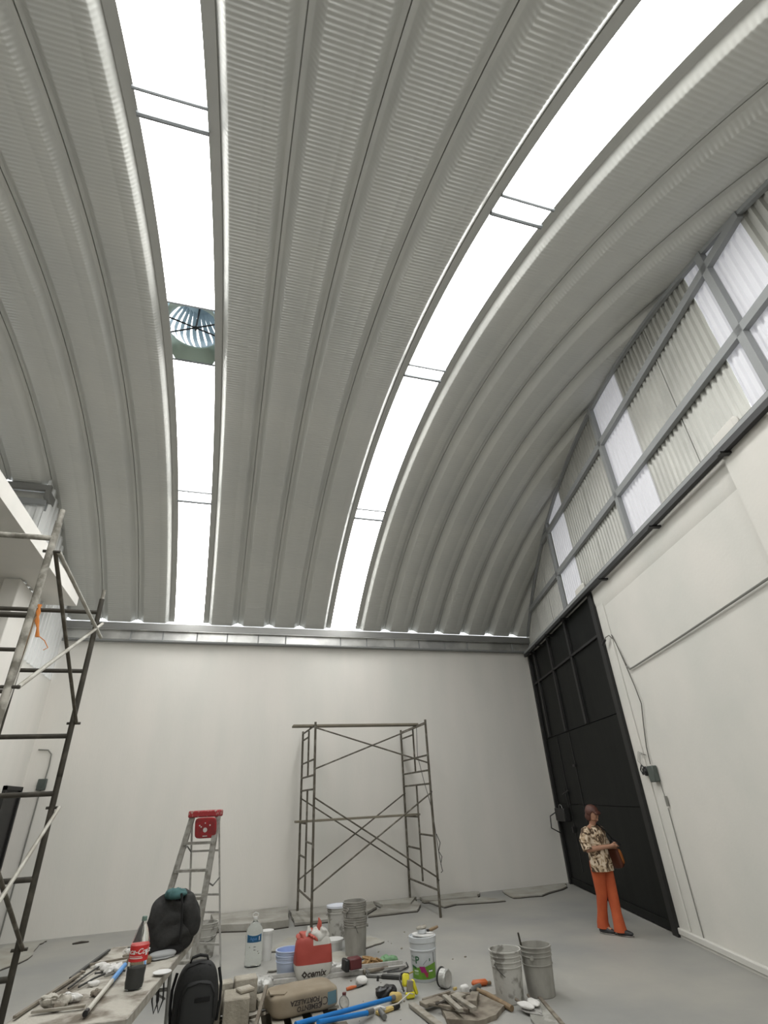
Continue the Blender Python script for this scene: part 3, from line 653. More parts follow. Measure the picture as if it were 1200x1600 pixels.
# tall stack of nested buckets: each bucket is a thing
for k, lab in enumerate(['lowest grey bucket of the tall nested stack, the one whose side shows', 'second bucket from the bottom of the tall nested stack', 'third bucket from the bottom of the tall nested stack', 'topmost open bucket of the tall nested stack']):
    bucket('bucket', lab, (1.90+.006*(k % 2)-.004*k, 8.19, .045*k+(.06 if k > 1 else 0)), .37, .150, .130, 'cement_bucket' if k != 0 else 'cement_bucket', (.92, .84), (-1.2, 0) if k in (1, 3) else None, rz=k*1.3, group='nested grey buckets in the tall stack')
t = bucket('bucket', 'translucent white bucket with a white lid beside the nested stack', (1.87, 9.2, 0), .37, .150, .128, 'cement_bucket2', (.92, .83))
b = B(); b.lathe([(0, .372), (.158, .372), (.162, .366), (.162, .390), (.150, .392), (.145, .384), (0, .384)], n=36); b.build('lid', 'lidwhite', t)
t = thing('plastic_tub', 'low white plastic tub with a lid behind the red sack', 'tub', (1.70, 8.62, 0)); b = B(); b.lathe([(0, 0), (.11, 0), (.12, .09), (0, .09)]); b.build('body', 'white', t); b = B(); b.lathe([(0, .09), (.13, .09), (.13, .115), (0, .118)]); b.build('lid', 'white', t)
t = thing('plastic_tub', 'tall narrow white tub with a lid beside the water jug', 'tub', (.80, 8.55, 0)); b = B(); b.lathe([(0, 0), (.07, 0), (.075, .27), (0, .27)]); b.build('body', 'white', t); b = B(); b.lathe([(0, .27), (.085, .27), (.088, .30), (0, .305)]); b.build('lid', 'white', t)
for k, lab in enumerate(['lower pale blue plastic pail of the nested pair left of the red sack', 'upper pale blue plastic pail of the nested pair left of the red sack']):
    t = thing('pail', lab, 'bucket', (1.0, 7.74, .04*k+.0), 0, 'nested pale blue pails'); b = B(); b.lathe(bucket_prof(.20, .155, .135, (.9, .72)), n=36); b.build('body', 'bluebk', t)
    b = B(); b.lathe([(0, .015), (.132, .015), (.149, .192), (.146, .193), (.128, .02), (0, .02)], n=32); b.build('inside', 'bluein', t)
# paint pail with print
t = thing('paint_pail', 'white paint pail with a green and magenta printed label', 'bucket', (2.37, 6.905, 0), 0.0)
b = B(); rt, rb, h = .146, .132, .375
b.lathe([(0, 0), (rb-.004, 0), (rb, .005), (.142, .255), (.149, .258), (.149, .268), (.142, .272), (.145, .325), (.152, .328), (.152, .375), (.140, .377), (.136, .366), (0, .366)], n=44); tree = b.bvh(); b.build('body', 'paintbucket', t)
va = Vector((0, 0, 1)); ua = Vector((.946, -.325, 0)); org = Vector((0, 0, 0))
def pq(x0, y0, x1, y1, m, nm='print', fn=None, nx=14, eps=.0025): return decal(nm, tree, quad2d(x0, y0, x1, y1, nx, 4, fn), org, ua, va, m, t, eps)
pq(-.122, .028, .122, .14, 'green', 'label', fn=lambda x, y: (x, y if y < .12 else .128+.25*max(0, x-.0)+(.0 if x > -.06 else -.004)))
pq(-.122, .028, -.03, .115, 'green', 'label')
pq(-.123, .122, -.082, .142, 'dkgreen', fn=lambda x, y: (x, y-(x+.12)*.35), eps=.003)
decal('lettering', tree, text2d('P', .085, 0, .002), org+va*.185-ua*.07, ua, va, 'dkgreen', t, .003)
decal('lettering', tree, text2d('Pint', .03), org+va*.21-ua*.105, ua, va, 'dkgreen', t, .003)
decal('lettering', tree, text2d('Vinil', .026), org+va*.180-ua*.107, ua, va, 'dkgreen', t, .003)
pq(-.052, .085, .008, .135, 'magenta', 'print', fn=lambda x, y: (x+(.135-y)*.45, y), eps=.0045, nx=8)
pq(-.020, .045, .030, .085, 'crimson', 'print', fn=lambda x, y: (x*(.35+(y-.045)/.04*.65)+(.135-y)*.30, y), eps=.0045, nx=6)
pq(-.104, .090, -.062, .103, 'pink', eps=.0045); pq(-.104, .076, -.060, .080, 'pink', eps=.0045); pq(-.104, .066, -.060, .069, 'pink', eps=.0045); pq(.05, .088, .09, .100, 'whiteprint', eps=.0045); pq(.052, .101, .088, .107, 'dkgreen', eps=.0045)
pq(.060, .175, .070, .20, 'dkgreen'); pq(-.01, .145, .035, .150, 'bar', fn=lambda x, y: (x, y+(x+.01)*.9)); pq(.104, .16, .112, .245, 'bar')
b = B(); b.lathe([(0, .372), (.118, .370), (.126, .378), (.126, .386), (.118, .382), (0, .384)], n=36, m=Matrix.Rotation(.04, 4, 'Y')); b.build('loose_lid', 'white', t)
b = B(); b.prism([(-.125, -.05), (-.06, -.115), (.0, -.125), (-.03, -.105), (-.09, -.06)], .3775, .379); b.build('lid_gap_shade', 'blackdeep', t)  # black sliver laid on for the dark gap under the loose lid
t = thing('paint_can', 'small can with a dirty rag on the lid of the paint pail', 'can', (2.385, 6.94, .388)); b = B(); b.lathe([(0, 0), (.05, 0), (.052, .035), (.047, .036), (.045, .006), (0, .006)], n=24); b.build('body', 'paintbucket', t)
b = B(); b.blob((-.005, 0, .045), (.115, .09, .045), .9, .02, 22, seed=3); b.build('rag', 'scrap2', t)
t = thing('paintbrush', 'wooden-handled paintbrush lying over the paint pail rim', 'brush', (2.49, 6.90, .40)); b = B(); b.tube([(-.035, .0, .012), (.0, -.0, .016), (.045, -.0, .026), (.075, -.0, .035)], [.010, .017, .015, .012], 10); b.build('handle', 'handle_tan', t); b = B(); b.box((-.045, 0, .010), (.025, .03, .02)); b.build('ferrule', 'darksteel', t)

# ------------------------------------------------------------------ pallet, blocks, sacks
t = thing('pallet', 'pale wooden pallet of slats beneath the cement bag', 'pallet', (.6, 6.27, 0), -.03)
for i, x in enumerate([-.62, -.44, -.26, -.09, .10, .26, .44, .60]): B().box((x, 0 if i < 7 else .22, .115), (.10, 1.25 if i < 7 else .8, .022), Matrix.Rotation(random.uniform(-.01, .01), 3, 'Z'), .002).build('slat', 'pallet', t, smooth=0)
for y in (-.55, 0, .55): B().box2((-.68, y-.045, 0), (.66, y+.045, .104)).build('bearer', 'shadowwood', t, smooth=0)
def blk(loc, d, rz, lab, m='block', rx=0):
    o = B(); o.box((0, 0, d[2]/2), d, None, .008); o = o.build('concrete_block', m, smooth=0); o.location = loc; o.rotation_euler = (rx, 0, rz); tag(o, lab, 'block')
blk((.335, 6.03, .127), (.215, .30, .19), -.03, 'big square concrete block beside the backpack')
blk((.165, 6.10, .127), (.095, .32, .175), -.05, 'narrow concrete block between the backpack and the big block')
blk((.20, 6.33, .127), (.22, .13, .215), .12, 'dusty concrete block standing behind the backpack', 'blockdusty')
blk((.42, 6.30, .127), (.20, .15, .235), .05, 'pale crumbly concrete block at the back of the pile', 'blockdusty')
blk((.405, 6.05, .317), (.13, .12, .028), .35, 'flat broken piece of block on top of the big block', 'blockdusty')
blk((.575, 6.35, .127), (.10, .18, .07), .2, 'low piece of concrete block left of the cement bag', 'block')
b = B(); b.beam((.475, 5.72, .14), (.585, 6.02, .34), .028, .022); tag(b.build('stake', 'scrap', smooth=0), 'short wooden stake leaning against the end of the cement bag', 'stake')
b = B(); b.beam((.46, 6.05, .14), (.56, 5.80, .22), .02, .02); tag(b.build('stake', 'scrap', smooth=0), 'thin short stake crossing under the leaning one', 'stake')
# cement bag
t = thing('cement_bag', 'full brown paper cement bag lying on its side with upside down lettering', 'bag', (.905, 6.10, .128), .17)
def cb(q):
    e = abs(q.x)/.31; q.z *= 1-.12*e**4; q.y *= 1-.06*e**4; q.z += .1*.03*math.sin(q.x*11); return q
b = B(); b.blob((0, 0, .083), (.62, .36, .166), .32, .012, 7, n=16, seed=2, fn=cb); tree = b.bvh(); b.build('body', 'kraft', t)
b = B(); b.prism([(-.31, -.09), (-.20, -.15), (-.16, -.10), (-.20, -.02), (-.29, .05)], .158, .166); b.blob((-.23, -.085, .125), (.13, .10, .07), .7, .012, 9, seed=8); b.build('folded_flap', 'kraft', t)
ua = Vector((-1, 0, 0)); va = Vector((0, 0, -1)); nf = Vector((0, -.15, .108))
decal('lettering', tree, text2d('CEMENTO', .048, 0, .0016), (.02, 0, .055), ua, va, 'print', t, .003)
decal('lettering', tree, text2d('FORTALEZA', .048, 0, .0016), (-.02, 0, .100), ua, va, 'print', t, .003)
decal('print', tree, quad2d(-.045, -.045, .045, .04, 6, 6), (.235, 0, .080), ua, va, 'printteal', t, .003)
decal('print', tree, text2d('CF', .075), (.150, 0, .078), ua, va, 'print', t, .003)
# red and white sack
t = thing('mortar_sack', 'standing red and white woven sack with a twisted open top', 'bag', (1.235, 7.50, 0), -.02)
def ck(q):
    u = (q.z+.19)/.38; q.x *= 1+.10*math.sin(u*PI)-.12*max(0, u-.7); q.y *= 1-.3*max(0, u-.6); return q
b = B(); b.blob((0, 0, .195), (.385, .22, .39), .33, .014, 8, n=16, seed=5, fn=ck); tree = b.bvh(); body = b.build('body', 'sack', t)
ua = Vector((.987, -.16, 0)); va = Vector((0, 0, 1))
decal('lettering', tree, text2d('cemix', .085, .25, .0025), (.045, 0, .065), ua, va, 'print', t, .004)
decal('print', tree, ([(0, -.034), (.034, 0), (0, .034), (-.034, 0), (0, 0)], [(0, 1, 4), (1, 2, 4), (2, 3, 4), (3, 0, 4)]), Vector((0, 0, .065))-ua*.085, ua, va, 'print', t, .004)
decal('print', tree, ([(0, -.012), (.012, 0), (0, .012), (-.012, 0)], [(0, 1, 2, 3)]), Vector((0, 0, .065))-ua*.085, ua, va, 'sackwhite', t, .0055)
b = B(); b.blob((-.03, 0, .385), (.31, .17, .10), .8, .05, 9, n=12, seed=4, fold=.9); b.build('crumpled_top', 'sackred', t)
b = B(); b.blob((.085, -.01, .385), (.19, .17, .13), 1.0, .03, 12, n=12, seed=14, fold=.9); b.build('crumpled_top', 'sackwhite', t)
b = B(); b.tube([(.055, .02, .38), (.07, .0, .45), (.075, -.01, .50), (.06, -.01, .54)], [.05, .058, .045, .012], 9, flat=.5); b.build('twisted_mouth', 'sackred', t)
b = B(); b.tube([(-.08, -.02, .38), (-.05, -.03, .44), (-.06, -.03, .475)], [.05, .045, .02], 9, flat=.6); b.build('twisted_mouth', 'sackwhite', t)

# ------------------------------------------------------------------ ladder
t = thing('stepladder', 'aluminium stepladder with a red top and red utility tray', 'ladder', (-.15, 7.75, 0))
TL, TR = Vector((-.275, 7.80, 1.63)), Vector((.035, 7.68, 1.63)); FL, FR = Vector((-.60, 7.62, 0)), Vector((-.10, 7.40, 0))
BL, BR = Vector((-.14, 8.42, 0)), Vector((.245, 8.12, 0)); UL, UR = Vector((-.275, 7.90, 1.62)), Vector((.05, 7.78, 1.62))
wd = (TR-TL).normalized(); dp = Vector((-wd.y, wd.x, 0))
for a, c in ((TL, FL), (TR, FR)): B().beam(c, a, .030, .065, math.atan2(wd.y, wd.x)).build('side_rail', 'alu', t, world=True, smooth=0)
for a, c in ((UL, BL), (UR, BR)): B().beam(c, a, .020, .022).build('rear_rail', 'alu2', t, world=True, smooth=0)
for z in (1.36, 1.09, .83, .56, .29):
    u = 1-z/1.63; a, c = lerp(TL, FL, u), lerp(TR, FR, u); B().beam(a, c, .085, .028, 0).build('step', 'alu', t, world=True, smooth=0)
for z in (1.26, .80, .62, .30):
    u = 1-z/1.62; a, c = lerp(UL, BL, u), lerp(UR, BR, u); B().beam(a, c, .02, .022).build('rear_crossbar', 'alu2', t, world=True, smooth=0)
for k, (z, s) in enumerate(((1.26, 0), (.98, 1))):
    u = 1-z/1.63; a = lerp(TR, FR, u) if s else lerp(TL, FL, u); c = lerp(UR, BR, u) if s else lerp(UL, BL, u)
    m1 = lerp(a, c, .5)+Vector((0, 0, -.06 if s else .07)); b = B(); b.tube([a, m1, c], .009, 6); b.build('spreader', 'steel', t, world=True)
cc = (TL+TR+UL+UR)/4; R = Matrix.Rotation(math.atan2(wd.y, wd.x), 3, 'Z')
b = B(); b.box((cc.x-.0, cc.y, 1.665), (.385, .19, .075), R, .012); b.build('top_cap', 'redpaint', t, world=True)
tc_ = cc+Vector((.015, 0, 0))-dp*.13; b = B(); RR = R @ Matrix.Rotation(-1.35, 3, 'X')
b.blob((tc_.x+.05, tc_.y, 1.515), (.27, .225, .028), .35, n=8, rot=RR); tree = b.bvh(); b.build('utility_tray', 'red', t, world=True)
nd = RR @ Vector((0, 0, 1)); nd = nd if nd.y < 0 else -nd; pu = R @ Vector((1, 0, 0)); pv = RR @ Vector((0, 1, 0)); pv = pv if pv.z > 0 else -pv
cen = Vector((tc_.x+.05, tc_.y, 1.515))+nd*.016
for x, y, r in ((0, -.02, .026), (0, .055, .007), (-.07, .03, .008), (.06, .03, .008), (-.05, .015, .008)):
    b = B(); b.tube([cen+pu*x+pv*y-nd*.004, cen+pu*x+pv*y+nd*.002], r, 14); b.build('tray_hole', 'whitepl', t, world=True)
b = B(); b.box(cen-pv*.085, (.055, .006, .012), RR.to_3x3()); b.build('tray_slot', 'whitepl', t, world=True)

# ------------------------------------------------------------------ work table and its load
t = thing('work_table', 'plaster-crusted folding work table at the lower left', 'table', (-.5, 5.0, 0))
q = [(-.363, 4.05), (-.085, 5.93), (-.712, 5.93), (-1.02, 4.12)]
tp = []
b = B(); b.prism(q, .715, .748); b.build('table_top', 'table', t, smooth=0, world=True)
b = B(); N = 46
def tt(u, v):
    a = Vector((*q[0], 0)).lerp(Vector((*q[3], 0)), u); c = Vector((*q[1], 0)).lerp(Vector((*q[2], 0)), u); p = a.lerp(c, v)
    e = min(u, v, 1-u, 1-v); h = noise.noise(Vector((p.x*9, p.y*9, 1)))*.5+noise.noise(Vector((p.x*28, p.y*28, 4)))*.5
    return Vector((p.x, p.y, .748+max(-.002, h*.012*min(1, e*12))))
b.grid(tt, [i/30 for i in range(31)], [i/90 for i in range(91)]); b.build('plaster_crust', 'table', t, world=True)
b = B(); b.beam(Vector((*q[0], .722)), Vector((*q[1], .722)), .02, .05); b.build('edge_trim', 'tableedge', t, smooth=0, world=True)
b = B(); b.beam(Vector((*q[0], .722)), Vector((*q[3], .722)), .02, .05); b.build('edge_trim', 'tableedge', t, smooth=0, world=True)
b = B(); b.beam(Vector((*q[2], .722)), Vector((*q[3], .722)), .02, .05); b.build('edge_trim', 'tableedge', t, smooth=0, world=True)
for x0, y0, x1, y1 in ((-.22, 5.60, -.20, 5.75), (-.66, 5.60, -.68, 5.75), (-.42, 4.42, -.42, 4.28), (-.92, 4.46, -.93, 4.32)):
    b = B(); b.tube([(x0, y0, .715), (x0, y0, .55), (x1, y1, .02)], .014); b.build('leg', 'leg', t, world=True)
b = B(); b.tube([(-.22, 5.62, .50), (-.66, 5.62, .50)], .012); b.build('cross_tube', 'leg', t, world=True)
b = B(); b.tube([(-.42, 4.4, .45), (-.92, 4.44, .45)], .012); b.build('cross_tube', 'leg', t, world=True)
b = B(); b.tube([(-.24, 5.6, .45), (-.33, 5.2, .60), (-.32, 4.95, .71)], .008); b.build('strut', 'leg', t, world=True)
for k, x in enumerate((-.30, -.27)): b = B(); b.tube([(x, 4.95, .70), (x+.01, 4.93, .60), (x+.03, 4.92, .54), (x+.05, 4.93, .60), (x+.04, 4.95, .70)], .006, 6); tag(b.build('strap', 'blackpl'), ['black strap loop hanging under the table edge, left one', 'black strap loop hanging under the table edge, right one'][k], 'strap')
# cola bottle
t = thing('cola_bottle', 'tall half-empty cola bottle with a red label on the table', 'bottle', (-.395, 4.60, .752), -.3); t.rotation_euler = (0, .02, -.3); t.scale = (.98, .98, 1.0)
pr = [(0, 0), (.040, 0), (.052, .006), (.057, .035), (.055, .06), (.0575, .085), (.0575, .13), (.0545, .16), (.0555, .215), (.052, .245), (.036, .295), (.022, .325), (.0145, .338), (.014, .352)]
ou = pr; b = B(); b.lathe([(r*1.02, z) for r, z in ou]+[(0, .352)], n=32); tree = b.bvh(); b.build('body', 'pet', t)
b = B(); b.lathe([(0, .003), (.038, .003), (.050, .008), (.055, .035), (.053, .06), (.0555, .085), (.0555, .108), (0, .108)], n=32); b.build('cola', 'cola', t)
b = B(); b.lathe([(0, .345), (.0165, .345), (.0165, .366), (.014, .369), (0, .369)], n=20); b.build('cap', 'greencap', t)
b = B(); R_ = [(.0592, .142), (.0568, .16), (.0578, .215), (.0572, .222)]; b.lathe([(.057, .143), (.0600, .142), (.0585, .165), (.0592, .215), (.0588, .223), (.056, .222)], n=40); lt = b.bvh(); b.build('label', 'labelred', t)
import mathutils
vd = Vector((.388, -4.60, 0)).normalized(); vd = Matrix.Rotation(.3, 3, 'Z') @ vd; ua = Vector((-vd.y, vd.x, 0)); ua = ua if ua.x > 0 else -ua
decal('lettering', lt, text2d('Coca-Cola', .040, .35, .0006), Vector((0, 0, .193))-ua*.022, ua, (0, 0, 1), 'whiteprint', t, .0012)
decal('print', lt, quad2d(-.045, -.0012, .030, .0012), Vector((0, 0, .168))-ua*.008, ua, (0, 0, 1), 'whiteprint', t, .0012)
decal('print', lt, quad2d(-.045, -.002, .034, .002), Vector((0, 0, .160))-ua*.008, ua, (0, 0, 1), 'whiteprint', t, .0012)
decal('print', lt, quad2d(-.005, -.015, .005, .015, 3, 3), Vector((0, 0, .185))+ua*.046, ua, (0, 0, 1), 'whiteprint', t, .0012)
# jacket heap
t = thing('jacket', 'dark charcoal jacket heaped on the far end of the table', 'jacket', (-.235, 5.50, .752), .2)
def jk(q):
    u = (q.z+.18)/.36; q.x = q.x*(1.02-.42*max(0, u-.45))+.015*u-.02; q.y *= 1-.3*u; return q
b = B(); b.blob((0, 0, .19), (.37, .27, .38), .72, .045, 6, n=22, seed=9, fn=jk, fold=1.0); b.build('body', 'jacket', t)
b = B(); b.blob((.115, -.03, .24), (.15, .17, .28), .8, .03, 7, n=14, seed=12, fold=.9, rot=Matrix.Rotation(-.25, 3, 'Y')); b.build('sleeve', 'jacket', t)
b = B(); b.blob((-.02, -.03, .375), (.19, .15, .07), .9, .02, 14, n=10, seed=6, fold=.5); b.build('collar', 'teal', t)
b = B(); b.blob((-.05, -.07, .03), (.26, .16, .08), .8, .02, 10, n=8, seed=2); b.build('lining', 'blackcloth', t)
b = B(); b.tube([(.01, -.12, .385), (.025, -.155, .30), (.03, -.165, .20), (.035, -.16, .08)], .009, 6); b.build('zip', 'blackcloth', t)
t = thing('cap', 'pale grey cap tucked under the jacket on the table', 'cap', (-.285, 5.33, .75)); b = B(); b.blob((0, 0, .022), (.20, .12, .05), .9, .01, 10, n=8, seed=3, rot=Matrix.Rotation(.3, 3, 'Z')); b.build('crown', 'greycloth', t)
b = B(); b.prism([(-.10, -.03), (-.05, -.085), (.04, -.07), (.09, -.01), (.03, .0)], .008, .014); b.build('brim', 'greycloth', t)
b = B(); b.box((-.435, 5.22, .772), (.15, .10, .04), Matrix.Rotation(.4, 3, 'Z'), .006); tag(b.build('wood_scrap', 'handle_tan', smooth=0), 'brown wooden block on the table behind the cola bottle', 'block')
b = B(); b.lathe([(0, 0), (.05, 0), (.062, .008), (.060, .010), (.048, .004), (0, .004)], n=28); o = b.build('saucer', 'white'); o.location = (-.245, 4.86, .757); tag(o, 'round white lid lying on the table right of the cola bottle', 'lid')
t = thing('extension_pole', 'white roller pole with a blue grip lying on the table', 'pole', (-.57, 4.4, .77))
b = B(); b.tube([(-.585, 4.18, .772), (-.545, 4.75, .775)], .0135, 10); b.build('tube', 'polewhite', t, world=True)
b = B(); b.tube([(-.545, 4.75, .775), (-.520, 5.12, .777)], .0155, 10); b.build('grip', 'bluegrip', t, world=True)
b = B(); b.tube([(-.587, 4.145, .772), (-.585, 4.19, .772)], .015, 10); b.build('end_cap', 'blackpl', t, world=True)
for x, y, s, lab, m in ((-.80, 4.42, .11, 'crumpled dark and white rag at the near left of the table', 'table'), (-.60, 4.56, .055, 'small reddish lump of rubbish left of the pole on the table', 'scrap'), (-.60, 5.06, .09, 'crumpled plaster-stained rag behind the pole on the table', 'whitepl'), (-.73, 4.50, .07, 'small crumpled white paper on the near left of the table', 'whitepl')):
    b = B(); b.blob((0, 0, s*.25), (s*1.4, s, s*.55), .9, s*.35, 26, n=8, seed=int(s*100), fold=.6); o = b.build('rag', m); o.location = (x, y, .755); tag(o, lab, 'rag')
for a, c, z, m, lab in (((-.97, 4.30), (-.80, 5.10), .765, 'scrap', 'long flat stick lying along the near left edge of the table'), ((-.84, 5.0), (-.72, 5.75), .765, 'darksteel', 'dark flat strip lying along the far left edge of the table'),
                     ((-.78, 5.3), (-.50, 5.38), .77, 'scrap', 'brown flat stick lying across the table behind the cola bottle'), ((-.90, 4.35), (-.62, 4.32), .765, 'scrap2', 'pale stick lying across the near end of the table')):
    tag(B().beam((*a, z), (*c, z), .02, .012).build('stick', m, smooth=0), lab, 'stick')
for k, (x, y, q) in enumerate(((-.70, 5.25, .05), (-.55, 5.50, .04), (-.50, 5.30, .035), (-.66, 4.80, .045), (-.45, 4.95, .03), (-.85, 4.60, .04), (-.56, 5.65, .04), (-.80, 5.15, .03))):
    b = B(); b.blob((0, 0, q*.2), (q*1.8, q, q*.6), .8, q*.3, 30, n=6, seed=60+k); o = b.build('plaster_crumb', ('whitepl', 'scrap', 'table')[k % 3]); o.location = (x, y, .755)
    tag(o, ['pale plaster crumb midway along the left of the table', 'brown crumb near the far end of the table', 'mottled crumb behind the grip of the white pole', 'pale crumb between the thin rods on the table', 'small brown crumb just behind the cola bottle', 'mottled crumb by the long stick at the table edge', 'pale crumb beside the bent trowel handle', 'smallest brown crumb on the left table edge'][k], 'crumb')
for k, (a, c, lab) in enumerate((((-.80, 4.75), (-.70, 5.25), 'thin steel rod along the far left side of the table'), ((-.74, 4.75), (-.62, 5.02), 'thin wire lying across the middle of the table'), ((-.70, 5.05), (-.50, 5.02), 'short thin rod lying near the crumpled rag on the table'), ((-.58, 5.75), (-.42, 5.62), 'bent dark trowel handle at the far end of the table'))):
    b = B(); b.tube([(*a, .765), ((a[0]+c[0])/2, (a[1]+c[1])/2+.01, .768), (*c, .765)], .006, 6); tag(b.build('rod', 'darksteel'), lab, 'rod')

# ------------------------------------------------------------------ backpack
t = thing('backpack', 'dark grey backpack standing in front of the concrete blocks', 'backpack', (-.005, 5.90, .0), .05)
def bp(q):
    u = (q.z+.24)/.48; q.x *= 1-.16*max(0, u-.55)/.45; q.y *= 1-.25*max(0, u-.6); return q
b = B(); b.blob((0, 0, .235), (.36, .20, .47), .55, .008, 6, n=14, seed=1, fn=bp); b.build('body', 'backpack', t)
b = B(); b.blob((.01, -.085, .19), (.28, .09, .33), .5, .006, 6, n=12, seed=2, fn=bp); tree = b.bvh(); b.build('front_pocket', 'backpack2', t)
b = B(); b.tube([(-.12, -.128, .12), (-.115, -.13, .27), (-.08, -.13, .33), (.01, -.132, .348), (.10, -.13, .33), (.135, -.13, .27), (.14, -.128, .12)], .005, 6); b.build('pocket_zip', 'blackcloth', t)
b = B(); b.tube([(-.15, -.06, .2), (-.14, -.065, .36), (-.09, -.06, .44), (0, -.055, .462), (.09, -.06, .44), (.14, -.065, .36), (.15, -.06, .2)], .006, 6); b.build('main_zip', 'blackcloth', t)
b = B(); b.tube([(-.075, 0, .455), (-.06, -.01, .495), (0, -.015, .508), (.06, -.01, .495), (.075, 0, .455)], [.012, .015, .017, .015, .012], 8, flat=.6); b.build('top_handle', 'blackcloth', t)
b = B(); b.box((.045, -.134, .245), (.12, .008, .03), None, .003); b.build('patch', 'blackcloth', t)
for s in (-1, 1): b = B(); b.tube([(s*.17, .03, .40), (s*.195, -.0, .3), (s*.195, -.02, .2), (s*.18, .0, .07)], .012, 8); b.build('strap', 'blackcloth', t)
t.location.z = .128; 

# ------------------------------------------------------------------ water jug
t = thing('water_jug', 'large clear plastic water jug with a blue label on the floor', 'bottle', (.625, 8.30, 0), 0)
b = B(); b.lathe([(0, 0), (.085, 0), (.10, .012), (.105, .05), (.100, .10), (.105, .15), (.105, .25), (.108, .31), (.10, .36), (.075, .41), (.04, .435), (.024, .45), (.024, .475), (0, .476)], n=32); tree = b.bvh(); b.build('body', 'pet', t)
b = B(); b.lathe([(0, .468), (.028, .468), (.028, .49), (0, .492)], n=18); b.build('cap', 'white', t)
b = B(); b.tube([(-.03, 0, .49), (-.035, 0, .52), (0, 0, .535), (.035, 0, .52), (.03, 0, .49)], .006, 6); b.build('carry_ring', 'white', t)
ua = Vector((.997, -.075, 0)); decal('label', tree, quad2d(-.085, -.042, .085, .035, 16, 4, lambda x, y: (x, y if y < 0 else y-.012*(1-(x/.085)**2))), (0, 0, .295), ua, (0, 0, 1), 'labelblue', t, .002)
decal('lettering', tree, text2d('Agua', .042), Vector((-.01, 0, .290)), ua, (0, 0, 1), 'bluegrip', t, .004)
decal('print', tree, quad2d(-.004, -.02, .004, .02, 2, 2), Vector((.06, 0, .290)), ua, (0, 0, 1), 'whiteprint', t, .004)
decal('print', tree, quad2d(-.014, -.003, .014, .003, 2, 1), Vector((.01, 0, .21)), ua, (0, 0, 1), 'steel', t, .003)
decal('print', tree, quad2d(-.012, -.003, .012, .003, 2, 1), Vector((.01, 0, .18)), ua, (0, 0, 1), 'steel', t, .003)
# ------------------------------------------------------------------ floor clutter
t = thing('straightedge', 'long flat aluminium straightedge lying behind the sacks', 'straightedge', (1.4, 7.5, 0), 0)
b = B(); b.beam((.42, 7.55, .02), (2.3, 7.38, .02), .10, .035); b.build('profile', 'alu2', t, smooth=0, world=True)
b = B(); b.beam((.42, 7.58, .055), (2.28, 7.41, .055), .03, .03); b.build('ridge', 'alu2', t, smooth=0, world=True)
b = B(); b.blob((0, 0, .05), (.34, .20, .10), .6, .04, 12, n=12, seed=21, fold=.7, rot=Matrix.Rotation(.25, 3, 'Z')); o = b.build('plastic_wrap', 'silver'); o.location = (.56, 6.80, .127); tag(o, 'crumpled silvery plastic wrap beside the concrete blocks', 'wrap')
b = B(); b.blob((0, 0, .04), (.30, .16, .08), .6, .03, 12, n=12, seed=22, fold=.7); o = b.build('plastic_wrap', 'silver'); o.location = (1.50, 7.62, 0.0); tag(o, 'crumpled silvery plastic wrap right of the red sack', 'wrap')
t = thing('power_tool', 'maroon and black boxy tool lying on the aluminium straightedge', 'tool', (1.66, 7.36, .07), .15)
b = B(); b.box((.03, 0, .045), (.15, .12, .10), None, .012); b.build('housing', 'maroon', t); b = B(); b.box((-.075, 0, .04), (.05, .14, .105), Matrix.Rotation(.1, 3, 'Y'), .008); b.build('base_plate', 'blackpl', t)
# rope bundle with net
t = thing('rope_bundle', 'tangled bundle of tan rope lying by the green net', 'rope', (1.93, 7.56, 0))
for k in range(13):
    a = random.uniform(-.5, .5); ln = random.uniform(.10, .20); ox = random.uniform(-.08, .08); oy = random.uniform(-.07, .07); z = .02+random.uniform(0, .08); b = B()
    b.tube([(ox-ln*math.cos(a), oy-ln*math.sin(a), .018), (ox, oy, z), (ox+ln*math.cos(a), oy+ln*math.sin(a), .018)], .011, 7); b.build('strand', 'rope', t)
b = B(); b.tube([(.09*math.cos(a*PI/8), .05*math.sin(a*PI/8), .05+.06*abs(math.sin(a*PI/16))) for a in range(17)], .011, 7); b.build('strand', 'rope', t)
b = B(); b.tube([(-.12, -.09, .02), (.0, -.05, .11), (.02, .06, .02)], .010, 7); b.build('strand', 'rope', t)
b = B(); b.blob((0, 0, .045), (.20, .17, .10), .9, .04, 14, n=9, seed=31, fold=.5); o = b.build('net', 'net'); o.location = (2.17, 7.60, 0); tag(o, 'small heap of green netting at the end of the rope bundle', 'net')
b = B(); b.tube([(2.05, 7.28, .012), (2.2, 7.24, .014), (2.34, 7.38, .012), (2.37, 7.55, .012)], .007, 6); b.tube([(2.02, 7.32, .012), (2.2, 7.32, .02), (2.3, 7.46, .012)], .006, 6); tag(b.build('wire_coil', 'darksteel'), 'loose dark wire curving round the green netting', 'wire')
t = thing('hammer', 'old hammer with a grey handle lying before the rope bundle', 'hammer', (1.83, 7.34, 0), -.05); b = B(); b.tube([(-.04, 0, .03), (.12, .02, .03), (.26, .05, .03)], [.024, .018, .016], 8); b.build('handle', 'scrap', t); b = B(); b.tube([(0, -.10, .03), (0, .04, .03)], [.02, .024], 8); b.build('head', 'steel', t)
b = B(); b.tube([(1.80, 7.26, .016), (2.04, 7.08, .016)], .016, 8); tag(b.build('pipe', 'steel'), 'short grey pipe lying in front of the hammer', 'pipe')
b = B(); b.beam((1.95, 7.14, .02), (2.14, 7.00, .02), .05, .03, 0, .004); tag(b.build('steel_bar', 'darksteel'), 'short flat dark bar lying beside the grey pipe', 'bar')
